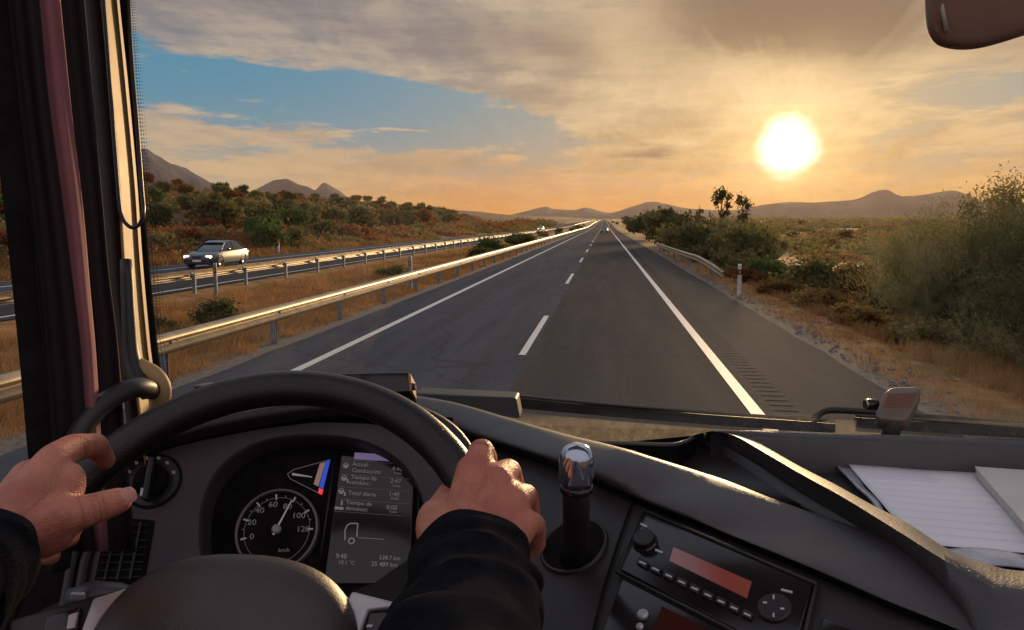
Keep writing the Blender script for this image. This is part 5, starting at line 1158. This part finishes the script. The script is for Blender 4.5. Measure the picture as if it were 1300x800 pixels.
# small box in front of the right wiper
SB = croot('sensor_box', EYE+Vector((.62, 1.27, -.385)), 'small tilted grey sensor box standing on the dash before the right wiper', 'sensor box')
SBp = Pl(pd(1110, 530, 1.24), pd(1160, 530, 1.22), pd(1125, 492, 1.27))
gb = mat('sensor_grey', (.17, .13, .11), .35, col2=(.14, .11, .10), scale=20)
adopt(SBp.slab([(1122, 499), (1131, 491.5), (1165, 490.5), (1169.5, 494), (1163, 512), (1153, 530), (1148, 534), (1116, 531), (1111, 526)], -.030, 0, bev=.004).build('housing', gb, auto=45), SB)
adopt(SBp.slab([(1127, 500), (1165, 498.5), (1158, 517), (1120, 517)], -.003, .0012, bev=.0005).build('window', mat('copper_reflection', (.34, .20, .14), .16, .5)), SB)  # orange reflection on the upper front, painted as a copper plate
m = MB(); pa = SBp.at(1114, 505, -.018); m.lathe([(0, 0), (.0085, 0), (.009, .004), (.009, .016), (.007, .020), (.0001, .020)], pa, -RT, 20); adopt(m.build('side_lens', gloss, auto=40), SB)
m = MB(); m.lathe([(.006, .018), (.0075, .0205), (.009, .018)], pa, -RT, 20); adopt(m.build('lens_ring', mat('brass_ring', (.75, .55, .22), .25, 1.0), smooth=True), SB)
m = MB(); ft = SBp.at(1135, 530, -.016); m.tube([ft+Vector((0, 0, .01)), ft+Vector((0, .01, -.02)), Vector((ft.x, ft.y+.015, EYE.z-.405))], [.012, .014, .022], 12); adopt(m.build('foot', black, smooth=True), SB)
# flat box behind the wheel
m = MB(); FB = croot('transponder_box', pd(485, 497, 1.20), 'flat black box with a right edge painted as lit standing on the dash behind the steering wheel', 'small box')
fbp = Pl(pd(440, 490, 1.20), pd(520, 490, 1.19), pd(480, 474, 1.205))
adopt(fbp.slab([(434, 474), (518, 472.5), (520.5, 497), (434, 503)], -.05, 0, bev=.002).build('case', gloss, auto=40), FB)
adopt(fbp.slab([(518, 474), (521.5, 475), (523, 496), (520, 497)], -.035, .001, bev=.0005).build('lit_edge_strip', mat('lit_edge_ochre', (.30, .17, .07), .5)), FB)  # ochre strip paints the light along the box's right edge
adopt(fbp.slab([(521, 486), (527, 487), (526.5, 492), (521.5, 491.5)], -.012, 0).build('clip', black), FB)
adopt(MB().tube([fbp.at(478, 500, -.02), fbp.at(478, 512, -.02)], .018, 12).build('foot', black), FB)
m = MB(); p = pd(264, 489, 1.18); o = m.box((0, 0, 0), (.03, .03, .010), bev=.003).build('clip_mount', gloss, auto=40); o.location = p-Vector((0, 0, .003)); tag(o, 'tiny black clip poking up behind the wheel rim near the pillar', 'clip')
adopt(MB().tube([p+Vector((0, 0, -.006)), p+Vector((0, .0, -.05))], .006, 8).build('foot', black), o)
# outside mirror housing at the top right
MH = croot('front_mirror', EYE+Vector((1.0, 1.9, .55)), 'brown mirror housing hanging in front of the windscreen at the top right', 'mirror')
mp = Pl(pd(1180, 20, 1.66), pd(1300, 20, 1.66), pd(1240, 60, 1.64)); brn = mat('mirror_brown', (.17, .085, .060), .42, col2=(.15, .072, .050), scale=5, coat=.2)
out = [(1300, -190), (1190, -180), (1172, -110), (1173.5, -20), (1175, 20), (1178, 40), (1186, 54), (1200, 61), (1224, 63.5), (1250, 60), (1285, 50), (1330, 34), (1400, 0), (1440, -110), (1420, -180), (1300, -190)]
mrows = []
for k_, (dd, sc_) in enumerate(((1.66, .0), (1.66, .80), (1.662, .92), (1.668, .975), (1.685, 1.0), (1.76, 1.0), (1.80, .97), (1.82, .8), (1.82, .0))):
    cxm, cym = 1310, -60; ring_ = cr([Vector((a_, b_, 0)) for a_, b_ in out], 60)
    mrows.append([pd(cxm+(v.x-cxm)*sc_, cym+(v.y-cym)*sc_, dd) for v in ring_])
ho_ = grid('housing', mrows, brn); adopt(ho_, MH)
s2 = MB().tube([mp.at(1192, -110, .002), mp.at(1193, -10, .002), mp.at(1196, 15, .002), mp.at(1202, 40, .0)], .0045, 8); adopt(s2.build('seam_bead', mat('mirror_bead', (.34, .30, .26), .3, coat=.3), smooth=True), MH)
adopt(MB().tube([mp.at(1300, -60, -.08), mp.at(1300, -260, -.10), mp.at(1250, -330, -.3)], .02, 10).build('bracket_arm', wb, smooth=True), MH)

# ------------------------------------------------------------------ steering wheel
WC = EYE+Vector((-.315, .633, -.332)); WT = R_(45.1); WPH = R_(1.9)
wn = Vector((math.sin(WPH)*math.sin(WT), -math.sin(WT)*math.cos(WPH), math.cos(WT))); wa = Vector((math.cos(WPH), math.sin(WPH), 0)); wbv = wn.cross(wa)
def wp_(x, y, h=0.0): return WC+wa*x+wbv*y+wn*h
SW = croot('steering_wheel', WC, 'large black leather steering wheel with airbag pad and silver spoke trims', 'steering wheel')
lea = mat('wheel_leather', (.010, .007, .007), .36, col2=(.015, .009, .009), scale=12, bump=.6, bscale=420, bdist=.0009, spec=.4, dust=.3)
rows = []
for k in range(160):
    a = 2*math.pi*k/160; c = wp_(.2225*math.cos(a), .2225*math.sin(a)); rr_ = wa*math.cos(a)+wbv*math.sin(a)
    rows.append([c+rr_*math.cos(t)*.0190+wn*math.sin(t)*.0180 for t in [2*math.pi*j/20 for j in range(20)]])
rows.append(rows[0]); adopt(grid('rim', rows, lea, closed=True), SW)
padm = mat('airbag_skin', (.046, .033, .028), .40, col2=(.038, .027, .023), scale=14, bump=.6, bscale=420, bdist=.0010, spec=.55, dust=.4)
rows = []; pcx, pcy, prx, pry = .001, -.064, .117, .098
for i in range(17):
    f = math.sin(math.pi/2*i/16); hh_ = .010+.048*math.cos(math.pi/2*i/16)**.8
    if i == 16: hh_ = .0
    rows.append([wp_(pcx+prx*f*math.copysign(abs(math.cos(t))**.82, math.cos(t)), pcy+pry*f*math.copysign(abs(math.sin(t))**.82, math.sin(t)), hh_) for t in [2*math.pi*j/64 for j in range(64)]])
rows.append([p-wn*.03 for p in rows[-1]]); adopt(grid('airbag_pad', rows, padm, closed=True), SW)
WPl = Pl(wp_(0, 0, .006), wp_(.1, 0, .006), wp_(0, .1, .006))
adopt(WPl.slab([(10, 786), (60, 772), (112, 757), (172, 742), (180, 800), (160, 880), (30, 900), (6, 830)], -.022, .0, bev=.004).build('spoke', black, auto=40), SW)
adopt(WPl.slab([(455, 752), (500, 768), (560, 770), (628, 775), (640, 850), (560, 900), (440, 880), (430, 800)], -.022, .0, bev=.004).build('spoke', black, auto=40), SW)
adopt(WPl.slab([(122, 762), (167, 748), (152, 778), (140, 840), (98, 850), (108, 800)], -.004, .007, bev=.003).build('spoke_trim', silverp, auto=40), SW)
adopt(WPl.slab([(449, 754), (503, 768), (507, 774), (470, 778), (462, 800), (450, 850), (398, 850), (425, 800)], -.004, .008, bev=.003).build('spoke_trim', silverp, auto=40), SW)
sb = adopt(WPl.slab([(470, 780), (505, 778), (500, 850), (455, 850)], -.004, .0055, bev=.0015).build('button_pad', gloss, auto=40), SW)
adopt(WPl.slab([(468, 796), (475, 796), (474, 799), (467, 799)], .004, .0065).build('button_mark', ic), sb)
sb = adopt(WPl.slab([(60, 785), (104, 772), (96, 850), (50, 850)], -.004, .004, bev=.0015).build('button_pad', gloss, auto=40), SW)
adopt(WPl.slab([(91, 783), (103, 779), (99, 800), (88, 802)], .002, .006, bev=.001).build('button', silverp), sb)
for yy in (-.19,): adopt(MB().tube([wp_(-.05, -.14, -.01), wp_(-.07, -.20, -.006), wp_(-.085, -.215, 0)], .014, 10).build('spoke', black, smooth=True), SW); adopt(MB().tube([wp_(.05, -.14, -.01), wp_(.07, -.20, -.006), wp_(.085, -.215, 0)], .014, 10).build('spoke', black, smooth=True), SW)
adopt(MB().tube([wp_(0, -.04, -.02), wp_(0, -.05, -.12), WC+Vector((0, .26, -.30))], [.06, .07, .075], 20).build('column_shroud', matte, smooth=True), SW)
m = MB().tube([WC+Vector((-.07, .11, -.10)), pd(150, 752, .80), pd(118, 754, .785), pd(88, 762, .78)], [.012, .013, .017, .014], 14, flat=.7)
adopt(m.build('column_stalk', mat('stalk_grey', (.06, .055, .058), .4), smooth=True), SW)
adopt(MB().box(pd(99, 757, .768), (.014, .006, .008), bev=.002).build('stalk_button', silverp), SW)

# ================================================================== THE DRIVER
def capsule(mb, p0, r0, p1, r1, seg=14, flat=1.0, ref=Vector((0, 0, 1))):
    p0, p1 = Vector(p0), Vector(p1); ax_ = (p1-p0).normalized(); P = []; Rr = []
    for k in range(4): a = math.pi/2*k/4; P.append(p0-ax_*r0*math.cos(a)); Rr.append(max(r0*math.sin(a), r0*.06))
    P.append(p0); Rr.append(r0); P.append(p0.lerp(p1, .5)); Rr.append((r0+r1)/2); P.append(p1); Rr.append(r1)
    for k in range(1, 5): a = math.pi/2*k/4; P.append(p1+ax_*r1*math.sin(a)); Rr.append(max(r1*math.cos(a), r1*.06))
    mb.tube(P, Rr, seg, flat=flat, ref=ref)
def chain(mb, pts, flat=1.0, ref=Vector((0, 0, 1))):
    for (a, ra), (b, rb_) in zip(pts[:-1], pts[1:]): capsule(mb, a, ra, b, rb_, flat=flat, ref=ref)
def ell(mb, c, ax3, seg=18):
    """ellipsoid with three axis vectors"""
    V = []; F = []; n = 12
    for i in range(n+1):
        th_ = math.pi*i/n
        for k in range(seg): ph = 2*math.pi*k/seg; V.append(Vector(c)+ax3[0]*math.sin(th_)*math.cos(ph)+ax3[1]*math.sin(th_)*math.sin(ph)+ax3[2]*math.cos(th_))
    for i in range(n):
        for k in range(seg): F.append((i*seg+k, i*seg+(k+1) % seg, (i+1)*seg+(k+1) % seg, (i+1)*seg+k))
    mb.add(V, F)
hand = MB(); CRE = []
# ---- right hand, back of the hand up, fingers closed over the rim
A = lambda x, y, d: pd(x, y, d)
wr = A(598, 712, .655)
RMCP = [(A(600, 598, .700), .0155), (A(630, 612, .688), .0155), (A(652, 637, .678), .0145), (A(664, 668, .668), .0135)]
for (p, r_), x0 in zip(RMCP, (580, 597, 612, 626)):
    b0 = A(x0, 705, .652); chain(hand, [(b0, .0195), (b0.lerp(p, .55), .0175), (p, r_)])
for i in range(3): capsule(hand, RMCP[i][0].lerp(RMCP[i+1][0], .5)-Vector((0, 0, .006)), .0135, A(590+10*i, 680, .665), .018)
for i in range(3): capsule(hand, RMCP[i][0]+Vector((0, -.004, .0075)), .0065, A(585+12*i, 690, .648)+Vector((0, 0, .0125)), .0055)
chain(hand, [(A(628, 690, .650)+Vector((0, 0, .010)), .0032), (A(622, 660, .664)+Vector((0, 0, .013)), .0032), (A(640, 640, .676)+Vector((0, 0, .012)), .0028)])
ell(hand, A(592, 668, .678), (Vector((.043, -.004, -.004)), Vector((0, .045, .010)), Vector((0, -.006, .021))))
ell(hand, A(558, 672, .675), (Vector((.021, .0, -.004)), Vector((-.004, .034, .010)), Vector((0, -.006, .019))))   # ball of the thumb
ell(hand, A(640, 690, .665), (Vector((.020, .0, -.012)), Vector((-.004, .038, .004)), Vector((0, -.006, .020))))
RF = [[(606, 592, .704, .0135), (611, 574, .722, .0128), (617, 583, .756, .0115), (612, 606, .775, .0105)],
      [(632, 607, .692, .0132), (645, 599, .716, .0125), (652, 617, .750, .0112), (640, 640, .765, .0105)],
      [(654, 632, .682, .0125), (667, 630, .706, .0118), (672, 652, .740, .0108), (655, 672, .752, .0098)],
      [(666, 663, .672, .0115), (678, 666, .694, .0108), (680, 690, .722, .0098), (662, 706, .732, .009)]]
for f_ in RF: chain(hand, [(A(a, b, c), r_) for a, b, c, r_ in f_])
chain(hand, [(A(562, 682, .672), .018), (A(556, 655, .715), .015), (A(572, 628, .765), .0135), (A(592, 612, .79), .0115)])
chain(hand, [(A(600, 700, .655), .026), (A(598, 760, .575), .027), (A(596, 840, .47), .031)], flat=.8)
for i in (0, 1, 2, 3):
    for s_ in (-.003, .0005, .004):
        d_ = (A(*RF[i][1][:3])-A(*RF[i][0][:3])).normalized(); CRE.append((A(*RF[i][1][:3])+d_*s_, d_, .0015, .0008))
# ---- left hand: thumb along the front of the rim, fingers wrapped behind it
lw_ = A(-8, 672, .600)
LM = [(A(66, 588, .655), .0150), (A(36, 606, .662), .0150), (A(12, 632, .662), .0140), (A(-8, 662, .655), .0130)]
for (p, r_), (x0, y0) in zip(LM, ((14, 662), (2, 672), (-10, 684), (-22, 696))):
    b0 = A(x0, y0, .607); chain(hand, [(b0, .020), (b0.lerp(p, .55), .0180), (p, r_)])
ell(hand, A(34, 645, .640), (Vector((.036, .004, .006)), Vector((.006, .030, .030)), Vector((0, -.020, .016))))
ell(hand, A(56, 668, .625), (Vector((.030, .006, .006)), Vector((-.004, .014, .022)), Vector((0, -.020, .010))))
ell(hand, A(78, 628, .648), (Vector((.016, .006, .008)), Vector((-.002, .012, .022)), Vector((0, -.014, .008))))
LF = [[(68, 584, .657, .0140), (92, 569, .690, .0128), (121, 565, .726, .0112), (134, 584, .766, .0095)],
      [(38, 603, .664, .0135), (52, 600, .728, .0120), (84, 628, .752, .0110), (99, 658, .742, .0100)],
      [(14, 629, .664, .0128), (24, 636, .722, .0115), (62, 668, .742, .0106), (87, 682, .720, .0100)],
      [(-6, 660, .657, .0120), (2, 676, .705, .0105), (36, 700, .722, .0098), (64, 706, .706, .0088)]]
for f_ in LF: chain(hand, [(A(a, b, c), r_) for a, b, c, r_ in f_])
TH = [(A(26, 676, .606), .0200), (A(84, 656, .622), .0150), (A(122, 645, .636), .0128), (A(150, 636, .648), .0112)]
chain(hand, TH)
capsule(hand, A(60, 662, .618), .018, A(86, 640, .645), .011)
for s_ in (-.004, 0, .004): CRE.append((TH[2][0]+(TH[3][0]-TH[2][0]).normalized()*s_, (TH[3][0]-TH[1][0]).normalized(), .0014, .0007))
chain(hand, [(lw_, .025), (A(-70, 720, .53), .028), (A(-190, 800, .42), .033)], flat=.8)
for s_ in (-.0035, 0, .0035):
    d_ = (A(*LF[0][1][:3])-A(*LF[0][0][:3])).normalized(); CRE.append((A(*LF[0][1][:3])+d_*s_, d_, .0015, .0008))
CRE.append((A(100, 640, .625), (A(122, 645, .636)-A(84, 656, .622)).normalized(), .002, .0006)); CRE.append((A(46, 640, .61), Vector((.7, .2, -.6)).normalized(), .002, .0006))
# ---- arms and shoulders inside the jacket keep the body one figure
RE, LE = EYE+Vector((.01, .16, -.235)), EYE+Vector((-.54, .22, -.36)); RS, LS = EYE+Vector((-.10, -.16, -.20)), EYE+Vector((-.52, -.14, -.20))
chain(hand, [(A(596, 840, .47), .030), (RE, .036), (RS, .045), (EYE+Vector((-.31, -.18, -.20)), .06), (LS, .045), (LE, .036), (A(-190, 800, .42), .031)])
chain(hand, [(EYE+Vector((-.31, -.18, -.24)), .10), (EYE+Vector((-.31, -.16, -.70)), .10)])
me = bpy.data.meshes.new('person'); me.from_pydata(hand.V, [], hand.F); me.update()
tmp = bpy.data.objects.new('tmp', me); COL.objects.link(tmp)
rm = tmp.modifiers.new('r', 'REMESH'); rm.mode = 'VOXEL'; rm.voxel_size = .0022; rm.use_smooth_shade = True
smd = tmp.modifiers.new('s', 'SMOOTH'); smd.factor = .5; smd.iterations = 9
bpy.context.view_layer.update(); dg = bpy.context.evaluated_depsgraph_get(); me2 = bpy.data.meshes.new_from_object(tmp.evaluated_get(dg)); bpy.data.objects.remove(tmp)
nv = len(me2.vertices); co = np.empty(nv*3, np.float32); me2.vertices.foreach_get('co', co); co = co.reshape(-1, 3); no = np.empty(nv*3, np.float32); me2.vertices.foreach_get('normal', no); no = no.reshape(-1, 3)
disp = np.zeros(nv)
for c, ax_, w, amp in CRE:
    d_ = co-np.array(c); s_ = d_@np.array(ax_); rad_ = np.linalg.norm(d_, axis=1); disp -= amp*np.exp(-(s_/(w*.5))**2)*np.exp(-(rad_/.022)**4)
ca_ = me2.attributes.new('crease', 'FLOAT', 'POINT'); ca_.data.foreach_set('value', np.clip(-disp/.0007, 0, 1).astype(np.float32))
kn_ = np.zeros(nv)
for p_ in [RMCP[i][0]+Vector((0, 0, .008)) for i in range(4)]+[A(*RF[i][1][:3]) for i in range(4)]+[LM[0][0], A(*LF[0][1][:3]), TH[2][0], TH[1][0], A(150, 640, .65)]:
    kn_ = np.maximum(kn_, np.exp(-(np.linalg.norm(co-np.array(p_), axis=1)/.013)**2))
ka_ = me2.attributes.new('knuckle', 'FLOAT', 'POINT'); ka_.data.foreach_set('value', kn_.astype(np.float32))
co += no*disp[:, None]; me2.vertices.foreach_set('co', co.ravel()); me2.update()
skin = bpy.data.materials.new('skin'); skin.use_nodes = True; q = G(skin.node_tree); b = skin.node_tree.nodes['Principled BSDF']; oc = q.n('ShaderNodeTexCoord').outputs['Object']
c = q.mix(q.ss(q.noise(oc, 26, 5, .6), .35, .68), (.50, .20, .130), (.37, .115, .078)); c = q.mix(q.m('MULTIPLY', q.ss(q.noise(oc, 130, 4, .6), .5, .75), .35), c, (.34, .10, .07))
at1 = q.n('ShaderNodeAttribute'); at1.attribute_name = 'knuckle'; at2 = q.n('ShaderNodeAttribute'); at2.attribute_name = 'crease'
c = q.mix(q.m('MULTIPLY', at1.outputs['Fac'], .55), c, (.42, .085, .060)); c = q.mix(q.m('MULTIPLY', at2.outputs['Fac'], .6), c, (.20, .045, .030))  # knuckles redder; shade in the creases painted in as darker skin
q.put(b.inputs['Base Color'], c); b.inputs['Roughness'].default_value = .50; b.inputs['Specular IOR Level'].default_value = .4
b.inputs['Subsurface Weight'].default_value = .12; b.inputs['Subsurface Radius'].default_value = (.008, .003, .0015); b.inputs['Subsurface Scale'].default_value = 1.0
vo = q.n('ShaderNodeTexVoronoi', feature='DISTANCE_TO_EDGE'); vo.inputs['Scale'].default_value = 420; q.put(vo.inputs['Vector'], oc)
bn = q.n('ShaderNodeBump'); bn.inputs['Strength'].default_value = .55; bn.inputs['Distance'].default_value = .0016
q.put(bn.inputs['Height'], q.m('ADD', q.m('MULTIPLY', vo.outputs[0], 1.2), q.m('MULTIPLY', q.noise(oc, 120, 5, .65), 1.2))); q.put(b.inputs['Normal'], bn.outputs[0])
PR = link('person', me2, skin); tag(PR, 'driver in a dark jacket, both hands gripping the steering wheel', 'person')
org = EYE+Vector((-.3, -.1, -.7)); me2.transform(Matrix.Translation(-org)); PR.location = org
def padopt(o):
    o.parent = PR; o.data.transform(Matrix.Translation(-org)); return o
# thumb nail
td = (TH[3][0]-TH[2][0]).normalized(); up_ = (EYE-TH[3][0]).normalized(); up_ = (up_-td*up_.dot(td)+Vector((0, 0, .25))).normalized(); up_ = (up_-td*up_.dot(td)).normalized(); sd = td.cross(up_)
rows = []
for i in range(9):
    u = -1+2*i/8; rows.append([TH[3][0]+td*(.0055+.0065*u)+sd*.0068*v*math.sqrt(max(1-.75*abs(u)**3.5, 0))+up_*(.0112*math.cos(v*.62)+.0002-.0012*(u*u)) for v in np.linspace(-1, 1, 9)])
nl = grid('fingernail', rows, mat('nail', (.50, .22, .17), .28, col2=(.44, .18, .14), scale=30)); padopt(nl)
# jacket: sleeves with gathered folds, and the body of the jacket
knit = bpy.data.materials.new('dark_knit'); knit.use_nodes = True; q = G(knit.node_tree); b = knit.node_tree.nodes['Principled BSDF']; oc = q.n('ShaderNodeTexCoord').outputs['Object']
q.put(b.inputs['Base Color'], q.mix(q.ss(q.noise(oc, 60, 5, .6), .35, .65), (.005, .005, .007), (.009, .009, .012))); b.inputs['Roughness'].default_value = .9; b.inputs['Sheen Weight'].default_value = .02; b.inputs['Specular IOR Level'].default_value = .0
bn = q.n('ShaderNodeBump'); bn.inputs['Strength'].default_value = .6; bn.inputs['Distance'].default_value = .0012; wvk = q.n('ShaderNodeTexWave'); wvk.inputs['Scale'].default_value = 190; wvk.bands_direction = 'X'; q.put(wvk.inputs['Vector'], oc); q.put(bn.inputs['Height'], q.m('ADD', q.m('MULTIPLY', wvk.outputs[0], .5), q.noise(oc, 700, 3, .6))); q.put(b.inputs['Normal'], bn.outputs[0])
def sleeve(path, radii, folds, cuff, n=150, seg=72, squash=.86):
    P = cr(path, n); Rr = [v.x for v in cr([Vector((r_, 0, 0)) for r_ in radii], n)]; rows = []; ref = None
    L_ = [0]
    for i in range(1, n): L_.append(L_[-1]+(P[i]-P[i-1]).length)
    for i, p in enumerate(P):
        t = (P[min(i+1, n-1)]-P[max(i-1, 0)]).normalized(); a = Vector((0, 0, 1))-t*t.z; a.normalize(); b_ = t.cross(a); row = []
        for k in range(seg):
            ph = 2*math.pi*k/seg; s = L_[i]; f = 0
            for (s0, w, amp, til, tw) in folds:
                x = s-(s0+til*math.cos(ph+tw)+.006*math.sin(2*ph+s0*90)); f += amp*(math.exp(-(x/w)**2) if x > 0 else math.exp(-(x/(w*.42))**2))*(.65+.35*math.cos(ph*1.0+tw*2+s0*30))
            f += .0012*math.sin(5*ph+s*60)+.001*mnoise.noise(Vector((math.cos(ph)*2, math.sin(ph)*2, s*30)))
            rr_ = Rr[i]+f; row.append(p+a*math.cos(ph)*rr_*squash+b_*math.sin(ph)*rr_)
        rows.append(row)
    t0 = (P[1]-P[0]).normalized(); c0 = P[0]
    inner = [[c0+(q_-c0)*.93+t0*.006 for q_ in rows[0]], [c0+(q_-c0)*.90+t0*.03 for q_ in rows[0]]]
    lead = [c0+(q_-c0)*.985-t0*.0015 for q_ in rows[0]]
    return inner[::-1]+[lead]+rows
rp = [A(597, 708, .630), A(596, 752, .570), A(594, 800, .505), A(592, 880, .42), RE, RE+Vector((-.03, -.14, .02)), RS]
rl = [.0465, .0440, .0435, .047, .060, .070, .085]
rs_ = sleeve(rp, rl, [(.012, .012, .0035, .004, .0), (.040, .016, .007, .014, .3), (.064, .014, .0065, -.016, .9), (.098, .020, .009, .012, -.5), (.135, .02, .008, -.014, .4), (.175, .025, .009, .012, .0), (.24, .03, .01, .01, 1)], True)
lp_ = [A(-30, 706, .575), A(-66, 728, .54), A(-120, 762, .485), A(-230, 830, .40), LE, LE+Vector((.01, -.16, .06)), LS]
ll = [.045, .047, .050, .054, .062, .072, .085]
ls_ = sleeve(lp_, ll, [(.014, .012, .004, .004, .2), (.045, .016, .007, .012, .5), (.085, .018, .008, -.012, .2), (.13, .02, .008, .01, .8)], True)
jb = MB()
for rws in (rs_, ls_):
    n_, m_ = len(rws), len(rws[0]); jb.add([p for r_ in rws for p in r_], [(i*m_+j, i*m_+(j+1) % m_, (i+1)*m_+(j+1) % m_, (i+1)*m_+j) for i in range(n_-1) for j in range(m_)])
# torso of the jacket
tz = [(-.14, .07, .06), (-.17, .16, .09), (-.22, .235, .115), (-.32, .245, .135), (-.48, .235, .145), (-.66, .225, .15), (-.80, .22, .15)]
V = []; 
for z, rx, ry in tz: V += [EYE+Vector((-.31+rx*math.cos(t), -.19+ry*math.sin(t), z)) for t in [2*math.pi*k/36 for k in range(36)]]
jb.add(V, [(i*36+k, i*36+(k+1) % 36, (i+1)*36+(k+1) % 36, (i+1)*36+k) for i in range(len(tz)-1) for k in range(36)])
padopt(jb.build('jacket', knit, smooth=True))
